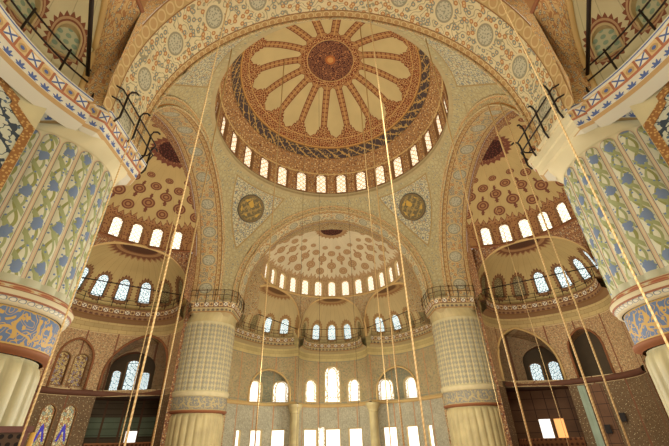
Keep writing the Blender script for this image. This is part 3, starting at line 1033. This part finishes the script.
conch(bNL, near_c(1.15, 1.9, bNL.L), MT['sp_near'], 1.15, 1.9, lambda u: True, MT['p_green'], MT['p_green'], 16.85, 1.3, MT['gold_trim'], MT['frame'], 'green bullseye window of the near left apse')
conch(bNR, near_c(1.1, 1.9, bNR.L), MT['sp_near'], 1.1, 1.9, lambda u: True, MT['p_green'], MT['p_green'], 16.85, 1.3, MT['gold_trim'], MT['frame'], 'green bullseye window of the near right apse')

for b, m in ((bFL, 'cor_far'), (bFR, 'cor_far'), (bFC, 'cor_far'), (bL, 'cor_side'), (bR, 'cor_side'), (bLC, 'cor_side'), (bRC, 'cor_side'), (bLN, 'cor_side'), (bRN, 'cor_side'), (bNL, 'cor_near'), (bNR, 'cor_near')):
    bay_cornice(b, MT[m], .35 if not b.ctr else .2, b.L - .3)

# ---- far wall
def far_bay(b, wins, nich, mname):
    """wins: list of (u, v0, w, h, kind, pane, label); nich: pointed niche (u, v0, w, h) or None"""
    holes = []; inner = []
    if nich: 
        nl = arch_loop(*nich, 'pointed', 14); holes.append(nl)
    for w in wins:
        (inner if w[7] else holes).append(arch_loop(*w[:5], 8))
    mb = MB()
    Z = lsp(0, ZL + .02, 30)
    panel(mb, lsp(0, b.L, 44), Z, holes, b.wall)
    if nich:
        soffit_ring(mb, b, nl, 1.1)
        u, v0, w, h = nich
        mn_ = MB(); panel(mn_, lsp(u - w / 2 - .1, u + w / 2 + .1, 10), lsp(v0 - .1, v0 + h + .1, 10), inner, b.wall, off=1.1); struct(mn_.build('wall_far_niche', MT['wall_niche']))
        arch_trim(b, nl, MT['gold_trim'], .14)
    struct(mb.build('wall_far', MT[mname]))
    for w in wins:
        Mw = (lambda u, v, o: b.wall(u, v, o + 1.1)) if w[7] else b.wall
        window(Mw, arch_loop(*w[:5], 8), MT[w[5]], MT['frame'], w[6], .35)
    # sill moulding
    mb = MB(); us = lsp(.6, b.L - .2, 40); prof = [(0, 6.25), (-.18, 6.3), (-.24, 6.5), (-.10, 6.6), (-.02, 6.7)]
    if nich: us = lsp(.6, b.L - .05, 40)
    n = len(us) - 1
    mb.grid(n, 4, lambda a, c: (b.wall(us[round(a * n)], prof[round(c * 4)][1], prof[round(c * 4)][0]), (us[round(a * n)], prof[round(c * 4)][1])))
    struct(mb.build('trim_sill', MT['gold_trim']))
for b, nm in ((bFL, 'left'), (bFR, 'right')):
    far_bay(b, [(12.25, 6.75, 1.75, 2.75, 'round', 'p_lace', 'tall white lace-glazed window in the far %s niche, outer one' % nm, 1),
                (15.3, 6.75, 1.6, 2.75, 'round', 'p_lace', 'tall white lace-glazed window in the far %s niche, inner one' % nm, 1),
                (9.35, 1.2, .75, 2.2, 'rect', 'p_white', 'narrow bright opening low on the far %s wall beside the pier' % nm, 0),
                (12.2, 1.1, 1.6, 2.3, 'rect', 'p_white', 'bright rectangular window low under the far %s niche, outer one' % nm, 0),
                (15.25, 1.1, 1.6, 2.3, 'rect', 'p_white', 'bright rectangular window low under the far %s niche, inner one' % nm, 0)],
            (13.6, 6.7, 6.2, 4.2), 'wall_far')
far_bay(bFC, [(4.6, 7.0, 2.0, 2.95, 'round', 'p_lace', 'white lace-glazed window left of the tall middle one', 0),
              (7.95, 7.0, 2.2, 4.85, 'round', 'p_lace', 'tallest white lace-glazed window in the middle of the far wall', 0),
              (11.25, 7.0, 2.0, 2.95, 'round', 'p_lace', 'white lace-glazed window right of the tall middle one', 0),
              (4.5, 1.0, 2.1, 2.45, 'rect', 'p_white', 'bright rectangular lower window on the left of the middle bay', 0),
              (6.28, 1.0, .95, 2.75, 'rect', 'p_lace', 'narrow lace-glazed lower window left of centre', 0),
              (7.92, 1.0, 1.9, 2.45, 'rect', 'p_white', 'bright rectangular lower window in the centre of the far wall', 0),
              (11.25, 1.0, 2.0, 2.45, 'rect', 'p_white', 'bright rectangular lower window on the right of the middle bay', 0)], None, 'wall_far')

# ---- side walls
def side_bay(b, nm, back):
    big = arch_loop(5.65, 6.9, 7.1, 5.75, 'pointed', 16)
    low = arch_loop(5.65, .9, 7.1, 5.4, 'rect')
    sec = arch_loop(12.05, 6.95, 3.3, 4.75, 'pointed', 12)
    mb = MB()
    lw = [arch_loop(*w[:5], 8) for w in back['low2']]
    panel(mb, lsp(0, b.L, 48), lsp(0, ZL + .02, 30), [big, low, sec] + lw, b.wall)
    soffit_ring(mb, b, big, 3.6); soffit_ring(mb, b, sec, back['secd'])
    struct(mb.build('wall_' + nm, MT['wall_side']))
    arch_trim(b, big, MT['gold_trim'] if nm == 'right' else MT['brown_trim'], .14); arch_trim(b, sec, MT['brown_trim'], .12)
    # recess behind: back wall, gallery floor, low recess
    mb = MB()
    bw = [arch_loop(*w[:5], 8) for w in back['up']]
    ia = arch_loop(*back['inner'], 'pointed', 12)
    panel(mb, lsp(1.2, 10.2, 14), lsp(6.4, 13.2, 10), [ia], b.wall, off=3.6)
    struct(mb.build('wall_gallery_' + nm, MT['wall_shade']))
    mb = MB(); soffit_ring(mb, b, [(p_[0], p_[1]) for p_ in ia], 4.7); mb.v = [b.wall(p_[0], p_[1], o) for o in (3.6, 4.7) for p_ in ia]
    mb.build('trim_inner_arch', MT['brown_trim'])['kind'] = 'structure'
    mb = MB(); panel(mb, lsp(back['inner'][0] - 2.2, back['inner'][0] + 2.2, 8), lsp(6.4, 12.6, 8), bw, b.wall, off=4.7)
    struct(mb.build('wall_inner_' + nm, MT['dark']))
    mb = MB()
    lo = [arch_loop(*w[:5], 8) for w in back['low']]
    panel(mb, lsp(1.2, 10.2, 14), lsp(0, 6.5, 10), lo, b.wall, off=3.6)
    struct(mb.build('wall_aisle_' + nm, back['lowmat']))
    mb = MB()
    n = 20; us = lsp(1.6, 9.7, n)
    sect = [(3.6, 6.85), (-.25, 6.85), (-.3, 6.75), (-.3, 6.45), (-.2, 6.35), (3.6, 6.35)]
    mb.grid(n, 5, lambda a, c: (b.wall(us[round(a * n)], sect[round(c * 5)][1], sect[round(c * 5)][0]), (us[round(a * n)], sect[round(c * 5)][0] + sect[round(c * 5)][1])))
    struct(mb.build('floor_gallery_' + nm, MT['dark_trim']), None)
    # inner jambs of the low recess
    mb = MB(); soffit_ring(mb, b, low, 3.6); struct(mb.build('trim_aisle_' + nm, MT['wood']))
    # string course
    mb = MB(); us2 = lsp(9.6, b.L - .4, 20); pr = [(0, 6.35), (-.25, 6.45), (-.3, 6.8), (-.1, 6.9), (0, 6.95)]
    mb.grid(20, 4, lambda a, c: (b.wall(us2[round(a * 20)], pr[round(c * 4)][1], pr[round(c * 4)][0]), (us2[round(a * 20)], pr[round(c * 4)][1])))
    struct(mb.build('trim_string_' + nm, MT['dark_trim']))
    # second arch back
    mb = MB(); sw = [arch_loop(*w[:5], 8) for w in back['sec']]
    panel(mb, lsp(10.2, 13.9, 8), lsp(6.8, 11.9, 8), sw, b.wall, off=back['secd'])
    struct(mb.build('wall_niche_' + nm, back['secmat']))
    for key, off in (('up', 4.7), ('low', 3.6), ('sec', back['secd']), ('low2', 0.)):
        for w in back[key]:
            window((lambda u, v, o, off=off: b.wall(u, v, o + off)), arch_loop(*w[:5], 8), MT[w[5]], MT['frame_dark'], w[6], .3)
    # rail or balustrade in the low opening
    mb = MB(); us3 = lsp(2.2, 9.1, 16); z0, z1 = back['rail']
    pr = [(.05, z0), (-.05, z0), (-.05, z1 - .15), (-.12, z1 - .12), (-.12, z1), (.2, z1), (.2, z0)]
    mb.grid(16, 6, lambda a, c: (b.wall(us3[round(a * 16)], pr[round(c * 6)][1], pr[round(c * 6)][0]), (us3[round(a * 16)], pr[round(c * 6)][1])))
    o = mb.build('balustrade', MT['balus']); tag(o, back['rl'], 'balustrade')
side_bay(bL, 'left', dict(inner=(7.1, 6.6, 3.0, 5.0),
    up=[(8.05, 7.0, .55, 2.6, 'pointed', 'p_blue', 'slim lancet at the back of the big left arch, outer one', 0),
        (7.15, 6.9, .75, 3.9, 'pointed', 'p_blue', 'tallest lancet at the back of the big left arch', 0),
        (6.35, 6.9, .6, 2.6, 'pointed', 'p_blue', 'slim lancet at the back of the big left arch, inner one', 0)],
    low=[(6.2, .6, .7, 2.8, 'rect', 'p_white', 'bright doorway deep in the left aisle', 0), (4.5, .6, .7, 2.8, 'rect', 'p_blue', 'pale glazed doorway deep in the left aisle', 0)],
    sec=[(11.3, 7.3, 1.1, 3.0, 'round', 'p_stain2', 'dim mosaic window in the left niche, right one', 0), (12.8, 7.3, 1.1, 3.0, 'round', 'p_stain2', 'dim mosaic window in the left niche, left one', 0)],
    low2=[(11.05, .9, 1.15, 4.6, 'pointed', 'p_stain', 'tall mosaic glass window with a blue motif, right one', 0), (12.75, .9, 1.15, 4.6, 'pointed', 'p_stain', 'tall mosaic glass window with a blue motif, left one', 0)],
    secd=.6, secmat=MT['wall_side'], lowmat=MT['green_dark'], rail=(.9, 2.3), rl='brown pierced balustrade low in the left side arch'))
side_bay(bR, 'right', dict(inner=(7.9, 6.6, 2.8, 4.6),
    up=[(7.35, 6.95, .75, 2.5, 'pointed', 'p_blue', 'blue-white lancet at the back of the big right arch, left one', 0),
        (8.55, 7.2, .8, 2.3, 'pointed', 'p_blue', 'blue-white lancet at the back of the big right arch, right one', 0)],
    low=[(6.85, .8, .75, 2.7, 'rect', 'p_white', 'bright white doorway deep in the right aisle', 0), (7.75, .8, .65, 2.7, 'rect', 'p_orange', 'orange lit doorway deep in the right aisle', 0)],
    sec=[], low2=[], secd=2.4, secmat=MT['dark'], lowmat=MT['wood'], rail=(.9, 1.7), rl='red brown balustrade low in the right side arch'))
for b in (bLC, bRC, bLN, bRN):
    mb = MB(); panel(mb, lsp(0, b.L, 30), lsp(0, ZL + .02, 6), [], b.wall); struct(mb.build('wall_left' if b.side == 'left' else 'wall_right', MT['wall_side']))
for b in (bNL, bNR):
    mb = MB(); panel(mb, lsp(.74, b.L, 30), lsp(0, ZL + .02, 6), [], b.wall); struct(mb.build('wall_near', MT['wall_near']))
mb = MB(); mb.grid(4, 4, lambda a, c: ((-34 + 68 * a, -34 + 68 * c, 0), (a * 68, c * 68))); struct(mb.build('floor', MT['carpet']))

# pale marble strip and dark doors on the right wall
def slab(b, name, u0, u1, v0, v1, off, m, label, cat, th=.12):
    mb = MB(); n = 6; us = lsp(u0, u1, n)
    pr = [(.05, v0), (-th, v0), (-th, v1), (.05, v1)]
    mb.grid(n, 3, lambda a, c: (b.wall(us[round(a * n)], pr[round(c * 3)][1], pr[round(c * 3)][0] + off), (us[round(a * n)], pr[round(c * 3)][1])))
    for uu in (u0, u1):
        mb.add([b.wall(uu, q_[1], q_[0] + off) for q_ in pr], [(0, 1, 2, 3)], [(q_[0], q_[1]) for q_ in pr])
    o = mb.build(name, m, None, False); tag(o, label, cat); return o
slab(bR, 'marble_panel', 10.0, 10.65, .3, 6.2, 0, MT['green_marble'], 'pale green marble strip on the right side wall below the arches', 'wall panel')
slab(bR, 'wood_panel', 10.75, 12.2, .3, 6.2, 0, MT['wood'], 'dark panelled doorway leaf beside the pale green marble strip', 'wall panel', .08)

# ------------------------------------------------------------------ piers
D0, D1 = 10.72, 16.0
def sq_ring(cx, cy, h, ch, n=48):
    """square ring with cut corners, n points by angle"""
    out = []
    for i in range(n):
        a = 2 * pi * i / n; c, s_ = cos(a), sin(a)
        r = h / max(abs(c), abs(s_))
        r = min(r, (2 * h - ch) / (abs(c) + abs(s_)))
        out.append((cx + r * c, cy + r * s_))
    return out
def pier(sx, sy, near, label):
    cx, cy = sx * PC, sy * PC
    rt = root('ribbed_pier', (cx, cy, 0)); tag(rt, label, 'pier')
    NR = 24
    mb = MB()
    zs = [6.3, 6.95] + lsp(7.0, 12.7, 10)[1:] + lsp(12.75, 13.15, 6) + [13.2]
    def f(a, b):
        th = 2 * pi * a; z = zs[round(b * (len(zs) - 1))]
        x = ((th * NR / (2 * pi)) % 1) - .5
        full = max(0., min(1., (13.1 - z) / .35))
        w = .42
        bulge = (.15 if near else .07) * sqrt(max(0, 1 - (x / w) ** 2)) * sqrt(full)
        r = PR - .12 + bulge
        return (cx + r * cos(th), cy + r * sin(th), z), (th * NR / (2 * pi), z)
    mb.grid(NR * 10, len(zs) - 1, f)
    mb.build('shaft', MT['rib'] if near else MT['lattice'], rt)
    mb = MB(); prof = [(PR - .18, 6.75), (PR + .0, 6.7), (PR + .14, 6.62), (PR + .12, 6.5), (PR + .26, 6.42), (PR + .22, 6.2), (PR + .08, 6.1), (PR + .12, 6.02), (PR - .02, 5.95)]
    if not near: prof = [(PR - .14, 6.45), (PR + .06, 6.4), (PR + .1, 6.25), (PR + .02, 6.15), (PR + .04, 6.02), (PR - .04, 5.95)]
    mb.lathe((cx, cy), prof, 72); mb.build('ring_moulding', MT['ringm'] if near else MT['far_ring'], rt)
    mb = MB(); mb.lathe((cx, cy), [(PR - .1, 6.0), (PR - .06, 5.9), (PR - .06, 4.75), (PR - .1, 4.7)], 72); mb.build('inscription_band', MT['script'] if near else MT['script_far'], rt)
    mb = MB(); mb.lathe((cx, cy), [(PR - .12, 4.78), (PR + .06, 4.74), (PR + .06, 4.62), (PR - .1, 4.56), (PR - .18, 4.5)], 72); mb.build('lower_moulding', MT['brown_trim'], rt)
    mb = MB(); zs2 = [.6] + lsp(.7, 3.9, 6) + lsp(4.0, 4.5, 6)
    def g(a, b):
        th = 2 * pi * a; z = zs2[round(b * (len(zs2) - 1))]
        x = ((th * NR / (2 * pi)) % 1) - .5
        full = max(0., min(1., (4.4 - z) / .35))
        r = PR - .30 + .17 * sqrt(max(0, 1 - (x / .5) ** 2)) * sqrt(full)
        return (cx + r * cos(th), cy + r * sin(th), z), (th * PR, z)
    mb.grid(NR * 8, len(zs2) - 1, g); mb.build('lower_shaft', MT['marble'] if near else MT['marble_far'], rt)
    mb = MB(); mb.lathe((cx, cy), [(PR + .25, 0.), (PR + .25, .35), (PR + .1, .45), (PR + .1, .55), (PR - .15, .7)], 48); mb.build('base', MT['marble'] if near else MT['marble_far'], rt)
    # flaring capital: circle to square
    mb = MB(); h = (D1 - D0) / 2; n = 64
    qx, qy = sx * (D0 + D1) / 2, sy * (D0 + D1) / 2
    sqr = sq_ring(qx, qy, h - .42, .9, n)
    lv = [(0., 13.15), (.06, 13.25), (.12, 13.3), (.35, 13.6), (.7, 13.85), (1., 14.06)]
    def c_(a, b):
        i = round(a * n) % n; t, z = lv[round(b * 5)]
        th = 2 * pi * i / n
        x0, y0 = cx + (PR - .1) * cos(th), cy + (PR - .1) * sin(th)
        x1, y1 = sqr[i]
        return (x0 + (x1 - x0) * t, y0 + (y1 - y0) * t, z), (a * 17, z)
    mb.grid(n, 5, c_); mb.build('capital', MT['plaster'] if near else MT['marble_far'], rt)
    # cornice block round the top
    c = .75
    loop = [(-h, -h + c), (-h + c, -h), (h - c, -h), (h, -h + c), (h, h - c), (h - c, h), (-h + c, h), (-h, h - c)]
    pts, outs = [], []
    m_ = len(loop)
    for i in range(m_ + 1):
        p0, p1, p2 = loop[(i - 1) % m_], loop[i % m_], loop[(i + 1) % m_]
        d1 = Vector((p1[0] - p0[0], p1[1] - p0[1])).normalized(); d2 = Vector((p2[0] - p1[0], p2[1] - p1[1])).normalized()
        n1 = Vector((-d1.y, d1.x)); n2 = Vector((-d2.y, d2.x))
        o = (n1 + n2); o = o / (o.length_squared / 2)
        pts.append(Vector((qx + p1[0], qy + p1[1]))); outs.append(o)
    co_ = cornice(pts, outs, MT['cor_near'] if near else MT['cor_far'], 'cornice', parent=rt)
    if near and sx > 0:
        # the dome-side face of this one is plain
        co_.data.materials.append(MT['plaster'])
        for p_ in co_.data.polygons:
            if p_.center.x < qx - h + .45 and abs(p_.center.y - qy) < h - c - .02: p_.material_index = 1
    obj('top', [(p_.x, p_.y, ZL - .01) for p_ in pts[:-1]], [tuple(range(m_))], [(p_.x, p_.y) for p_ in pts[:-1]], MT['plaster'], rt, False)
    keep(rt)
    # railing on the two inner sides
    idx = {(1, 1): [5, 6, 7, 0, 1, 2, 3], (-1, 1): [7, 0, 1, 2, 3, 4, 5], (-1, -1): [1, 2, 3, 4, 5, 6, 7], (1, -1): [3, 4, 5, 6, 7, 0, 1]}[(sx, sy)]
    return [pts[i] for i in idx], [outs[i] for i in idx]
rl = {}
rl['nl'] = pier(-1, -1, True, 'near left pier with flowered convex ribs and blue script band')
rl['nr'] = pier(1, -1, True, 'near right pier with flowered convex ribs and blue script band')
rl['fl'] = pier(-1, 1, False, 'far left pier with grey lattice shaft, left of the middle arch')
rl['fr'] = pier(1, 1, False, 'far right pier with grey lattice shaft, right of the middle arch')
railing(*rl['nl'], 'dark iron railing with hooked posts on top of the near left pier', MT['iron'], 1.3, True, 1.6, .045, (.7, 1.45), -.14)
railing(*rl['nr'], 'dark iron railing with hooked posts on top of the near right pier', MT['iron'], 1.3, True, 1.6, .045, (.7, 1.45), -.14)
railing(*rl['fl'], 'thin iron railing on top of the far left pier', MT['iron_far'], .9, False, 1.2, .035, (.55, 1.1), -.12)
railing(*rl['fr'], 'thin iron railing on top of the far right pier', MT['iron_far'], .9, False, 1.2, .035, (.55, 1.1), -.12)
for b, lab, m, a0, a1, hk in (
        (bNL, 'dark iron railing on the curved ledge of the near left apse', 'iron', .6, bNL.L * .6, True), (bNR, 'dark iron railing on the curved ledge of the near right apse', 'iron', .6, bNR.L * .6, True),
        (bL, 'iron railing on the curved ledge of the left side apse', 'iron', .6, bL.L - .5, False), (bR, 'iron railing on the curved ledge of the right side apse', 'iron', .6, bR.L - .5, False),
        (bFL, 'thin railing on the ledge of the far left apse', 'iron_far', .6, bFL.L - .5, False), (bFR, 'thin railing on the ledge of the far right apse', 'iron_far', .6, bFR.L - .5, False),
        (bFC, 'thin railing on the ledge of the middle apse', 'iron_far', .4, bFC.L - .4, False)):
    railing(*bay_paths(b, a0, a1), lab, MT[m], 1.3 if b.side != 'near' else 1.6, False, 1.05 if b.side != 'near' else 1.55, .03 if b.side != 'near' else .042, (.5, .98) if b.side != 'near' else (.7, 1.4))
tie(bNL, 'thick black tie rod across the mouth of the near left apse', 1.1, .085); tie(bNR, 'thick black tie rod across the mouth of the near right apse', 1.1, .085)
tie(bL, 'black tie rod across the mouth of the left side apse', .95, .06); tie(bR, 'black tie rod across the mouth of the right side apse', .95, .06)
tie(bFL, 'dark tie rod across the mouth of the far left apse', 1.1, .05); tie(bFR, 'dark tie rod across the mouth of the far right apse', 1.1, .05)
tie(bFC, 'dark tie rod across the mouth of the middle apse', 1.1, .04)

# engaged columns on the far wall
def column(x, y, label):
    rt = root('wall_column', (x, y, 0)); rt['kind'] = 'thing'; tag(rt, label, 'column')
    mb = MB(); mb.lathe((x, y), [(.85, 0), (.85, .4), (.62, .6), (.6, .7), (.58, 5.2), (.6, 5.25)], 28); mb.build('shaft', MT['marble_far'], rt)
    mb = MB(); mb.lathe((x, y), [(.6, 5.2), (.68, 5.25), (.68, 5.35), (.62, 5.4), (.72, 5.6), (.92, 5.95), (.98, 6.0), (.98, 6.3)], 28); mb.build('capital', MT['marble_far'], rt)
    keep(rt)
column(-5.2, 26.9, 'round stone column on the far wall, left of the middle bay')
column(5.2, 26.9, 'round stone column on the far wall, right of the middle bay')

# ------------------------------------------------------------------ roundels on the far pendentives
def roundel(sx, label, z=26.45):
    r = pr_of(z); az = sx * pi / 4 * 1.0
    az = sx * radians(45)
    r0, r1 = pr_of(z - .5), pr_of(z + .5)
    n = Vector((-sin(az), -cos(az), -(r0 - r1))).normalized()
    c = Vector((r * sin(az), r * cos(az), z)) + n * .05
    x = n.cross(Vector((0, 0, 1))).normalized(); y = x.cross(n) * -1
    y = Vector((0, 0, 1)) - n * n.z; y.normalize()
    x = y.cross(n)
    mb = MB(); vs, uv, fs = [], [], []
    rings = [(0.02, .16), (.5, .16), (1.0, .15), (1.45, .12), (1.56, .2), (1.7, .2), (1.74, .0), (1.74, -.6)]
    N = 40
    for rr, d in rings:
        for i in range(N):
            a = 2 * pi * i / N
            vs.append(c + x * rr * cos(a) + y * rr * sin(a) + n * d); uv.append((rr * cos(a), rr * sin(a)))
    for k in range(len(rings) - 1):
        for i in range(N): fs.append((k * N + i, k * N + (i + 1) % N, (k + 1) * N + (i + 1) % N, (k + 1) * N + i))
    fs.append(tuple(range(N)))
    mb.add(vs, fs, uv); o = mb.build('script_roundel', MT['roundel']); tag(o, label, 'medallion')
roundel(-1, 'round gilded script medallion left of the middle arch'); roundel(1, 'round gilded script medallion right of the middle arch')

# ------------------------------------------------------------------ tile panels on the near apse walls
def tile_panel(b, label):
    cu, hw = 2.75, 2.0
    st = [(cu - hw, 7.), (cu + hw, 7.), (cu + hw, 12.6), (cu + hw - .85, 13.35), (cu + hw - .85, 13.6), (cu + .3, 14.05), (cu - .3, 14.05), (cu - hw + .85, 13.6), (cu - hw + .85, 13.35), (cu - hw, 12.6)]
    def off(k): return [(cu + (x - cu) * (1 - k / hw), 10.5 + (y - 10.5) * (1 - k / 3.5)) for x, y in st]
    rt = root('tile_panel', b.wall(cu, 7., 0)); tag(rt, label, 'tile panel')
    def dens(L):
        out = []
        for i in range(len(L)):
            a, c = L[i], L[(i + 1) % len(L)]
            for k in range(6): out.append((a[0] + (c[0] - a[0]) * k / 6, a[1] + (c[1] - a[1]) * k / 6))
        return out
    o0, o1 = dens(off(0.)), dens(off(.30)); n = len(o0)
    mb = MB()
    vs = [b.wall(*p_, -.02) for p_ in o0] + [b.wall(*p_, -.09) for p_ in o0] + [b.wall(*p_, -.09) for p_ in o1] + [b.wall(*p_, -.03) for p_ in o1]
    fs = [(k * n + i, k * n + (i + 1) % n, (k + 1) * n + (i + 1) % n, (k + 1) * n + i) for k in range(3) for i in range(n)]
    mb.add(vs, fs, o0 + o0 + o1 + o1); mb.build('border', MT['panel_border'], rt, False)
    mb = MB(); panel(mb, lsp(cu - hw, cu + hw, 8), lsp(7., 14.1, 10), [], b.wall, o1, -.05); mb.build('tiles', MT['tile_panel'], rt)
    keep(rt)
tile_panel(bNL, 'ink blue tile panel with stepped tan border beside the near left pier')
tile_panel(bNR, 'ink blue tile panel with stepped tan border beside the near right pier')

# ------------------------------------------------------------------ cables of the chandeliers
CAM = Vector((-.854, -27.23, 1.7))
def cable(az, dist, z0, z1, r, m, label):
    x, y = CAM.x + dist * sin(radians(az)), CAM.y + dist * cos(radians(az))
    mb = MB(); mb.tube([(x, y, z) for z in lsp(z0, z1, 6)], r * .85, 6)
    o = mb.build('chandelier_cable', m); tag(o, label, 'cable', 'hanging chandelier cables')
cable(-25.3, 9.5, 1.2, 23., .027, MT['rope'], 'thick golden cable crossing the left side half dome, from the top edge downward')
cable(-22.3, 19., 1.2, 29.4, .048, MT['rope_thin'], 'thinner cable just right of the thick golden one on the left')
cable(-9.7, 20., 1.2, 30., .044, MT['rope_thin'], 'thin cable crossing the left roundel side of the middle arch')
cable(13.0, 9.5, 1.2, 23., .030, MT['rope'], 'thickest bright cable right of the dome medallion')
cable(10.1, 19., 1.2, 33.5, .046, MT['rope'], 'slimmer bright cable just left of the thickest one')
cable(8.4, 30., 1.2, 37., .05, MT['rope_thin'], 'faint cable crossing the right of the middle apse')
cable(25.6, 18., 1.2, 29., .044, MT['rope'], 'golden cable crossing the far right pier')
cable(33.5, 17., 1.2, 18., .044, MT['rope'], 'golden cable crossing the big right side arch')
cable(42.7, 8.5, 1.2, 20., .025, MT['rope'], 'golden cable passing in front of the near right pier')
cable(35.5, 16., 1.2, 17., .034, MT['rope_thin'], 'slim cable just right of the one crossing the right side arch')
cable(-35.6, 12., 1.2, 12., .026, MT['rope'], 'slim golden cable beside the near left pier')
cable(-25.9, 14., 1.2, 10., .02, MT['rope_thin'], 'slim cable beside the foot of the thick golden one')
cable(-1.1, 26., 1.2, 39., .016, MT['rope_dark'], 'faint dark cable hanging from near the dome medallion')
cable(-4.2, 34., 1.2, 36., .018, MT['rope_dark'], 'faint dark cable left of centre over the middle apse')
cable(4.4, 33., 1.2, 36., .018, MT['rope_dark'], 'faint dark cable right of centre over the middle apse')
cable(22.9, 26., 1.2, 28., .016, MT['rope_thin'], 'thin cable at the left side of the far right pier')
cable(29.6, 24., 1.2, 26., .016, MT['rope_thin'], 'thin cable over the left part of the big right arch')

# dark wooden screen at the foot of the near left pier
def screen():
    x, y, rz = CAM.x + 15.2 * sin(radians(-38.6)), CAM.y + 15.2 * cos(radians(-38.6)), radians(38)
    rt = root('wooden_screen', (x, y, 0)); tag(rt, 'dark wooden screen with a golden edge post beside the near left pier', 'screen')
    ca, sa = cos(rz), sin(rz); at_ = lambda a, z, d=0.: (x + ca * a - sa * d, y + sa * a + ca * d, z)
    mb = MB(); mb.box(at_(0, 2.28), 2.0, .14, .16, rz); mb.box(at_(0, .08), 2.0, .14, .16, rz); mb.box(at_(-.95, 1.18), .12, .14, 2.1, rz); mb.box(at_(.85, 1.18), .12, .14, 2.1, rz); mb.build('frame', MT['red_wood'], rt, False)
    mb = MB(); mb.box(at_(0, 1.18), 1.75, .05, 2.1, rz); mb.build('lattice_panel', MT['lattice_wood'], rt, False)
    mb = MB(); mb.tube([at_(1.03, 0), at_(1.03, 2.2)], .07, 10); mb.build('edge_post', MT['gilt'], rt)
    keep(rt)
screen()

# loudspeakers low on the right
def speaker(b, u, z, label):
    p_ = b.wall(u, z, -.25); n = b.plan.nrm(u)
    rt = root('loudspeaker', p_); tag(rt, label, 'loudspeaker', None)
    ang = atan2(p_[1] - CAM.y, p_[0] - CAM.x)
    mb = MB(); mb.box(p_, .42, .5, .72, ang); mb.build('cabinet', MT['black'], rt, False)
    mb = MB(); q_ = Vector(p_) - Vector((cos(ang), sin(ang), 0)) * .22
    mb.box(q_, .03, .42, .62, ang); mb.build('grille', MT['iron'], rt, False)
    mb = MB(); mb.tube([Vector(p_) + Vector((cos(ang), sin(ang), 0)) * .15, b.wall(u, z, .05)], .04, 6); mb.build('bracket', MT['iron'], rt)
    keep(rt)
speaker(bR, 13.0, 3.2, 'small black loudspeaker on the right wall beside the near right pier')
speaker(bR, 11.4, 2.3, 'black loudspeaker low on the dark panelling right of the pale green strip')

# ------------------------------------------------------------------ light
def lamp(name, loc, e, r, c):
    l = bpy.data.lights.new(name, 'POINT'); l.energy = e; l.shadow_soft_size = r; l.color = c
    o = bpy.data.objects.new(name, l); o.location = loc; COL.objects.link(o)
def area(name, loc, to, e, sx, sy, c):
    l = bpy.data.lights.new(name, 'AREA'); l.energy = e; l.shape = 'RECTANGLE'; l.size = sx; l.size_y = sy; l.color = c
    o = bpy.data.objects.new(name, l); o.location = loc
    o.rotation_euler = (Vector(to) - Vector(loc)).to_track_quat('-Z', 'Y').to_euler(); COL.objects.link(o)
WARM = (.98, .97, .84)
for i in range(8):
    a = 2 * pi * (i + .5) / 8
    lamp('chandelier_light', (7.5 * cos(a), 7.5 * sin(a), 4.2), 1280, 1.2, WARM)
lamp('upper_fill', (0, 0, 24.), 2300, 2.5, (.98, .98, .86))  # added fill where no lamp hangs, stands in for window light
for sx in (-1, 1): lamp('side_fill', (sx * 20., 3., 9.5), 1100, 1.5, (.98, .97, .84))  # unseen fill lights added to brighten the side aisles
lamp('near_upper_fill', (0, -19.5, 11.), 1000, 1.5, (1., .98, .88))  # added fill with no fixture, lifts the dark near apse vaults
lamp('far_aisle_light', (0, 22, 5.), 1700, 1.5, (.98, .97, .84))
lamp('near_light', (-2.5, -24.5, 2.6), 1250, 1.5, (.98, .98, .87)); lamp('near_light', (1.5, -24.5, 2.6), 1250, 1.5, (.98, .98, .87))
w = bpy.data.worlds.new('sky'); SC.world = w; w.use_nodes = True
bg = w.node_tree.nodes['Background']; bg.inputs[0].default_value = (1., .95, .85, 1); bg.inputs[1].default_value = .6

# ------------------------------------------------------------------ camera
cam = bpy.data.cameras.new('camera'); co = bpy.data.objects.new('camera', cam); COL.objects.link(co)
yaw, pit, rol, f = .02959284, .54516481, -.02773097, 364.26819
fw = Vector((sin(yaw) * cos(pit), cos(yaw) * cos(pit), sin(pit)))
r0 = Vector((cos(yaw), -sin(yaw), 0)); u0 = r0.cross(fw)
rr = r0 * cos(rol) + u0 * sin(rol); uu = -r0 * sin(rol) + u0 * cos(rol)
co.matrix_world = Matrix(((rr.x, uu.x, -fw.x, CAM.x), (rr.y, uu.y, -fw.y, CAM.y), (rr.z, uu.z, -fw.z, CAM.z), (0, 0, 0, 1)))
cam.sensor_width = 36.; cam.sensor_fit = 'HORIZONTAL'; cam.lens = 36. * f / 669.; cam.clip_end = 500
SC.camera = co
SC.view_settings.view_transform = 'Standard'
SC.view_settings.look = 'None'
SC.cycles.max_bounces = 5; SC.cycles.diffuse_bounces = 4
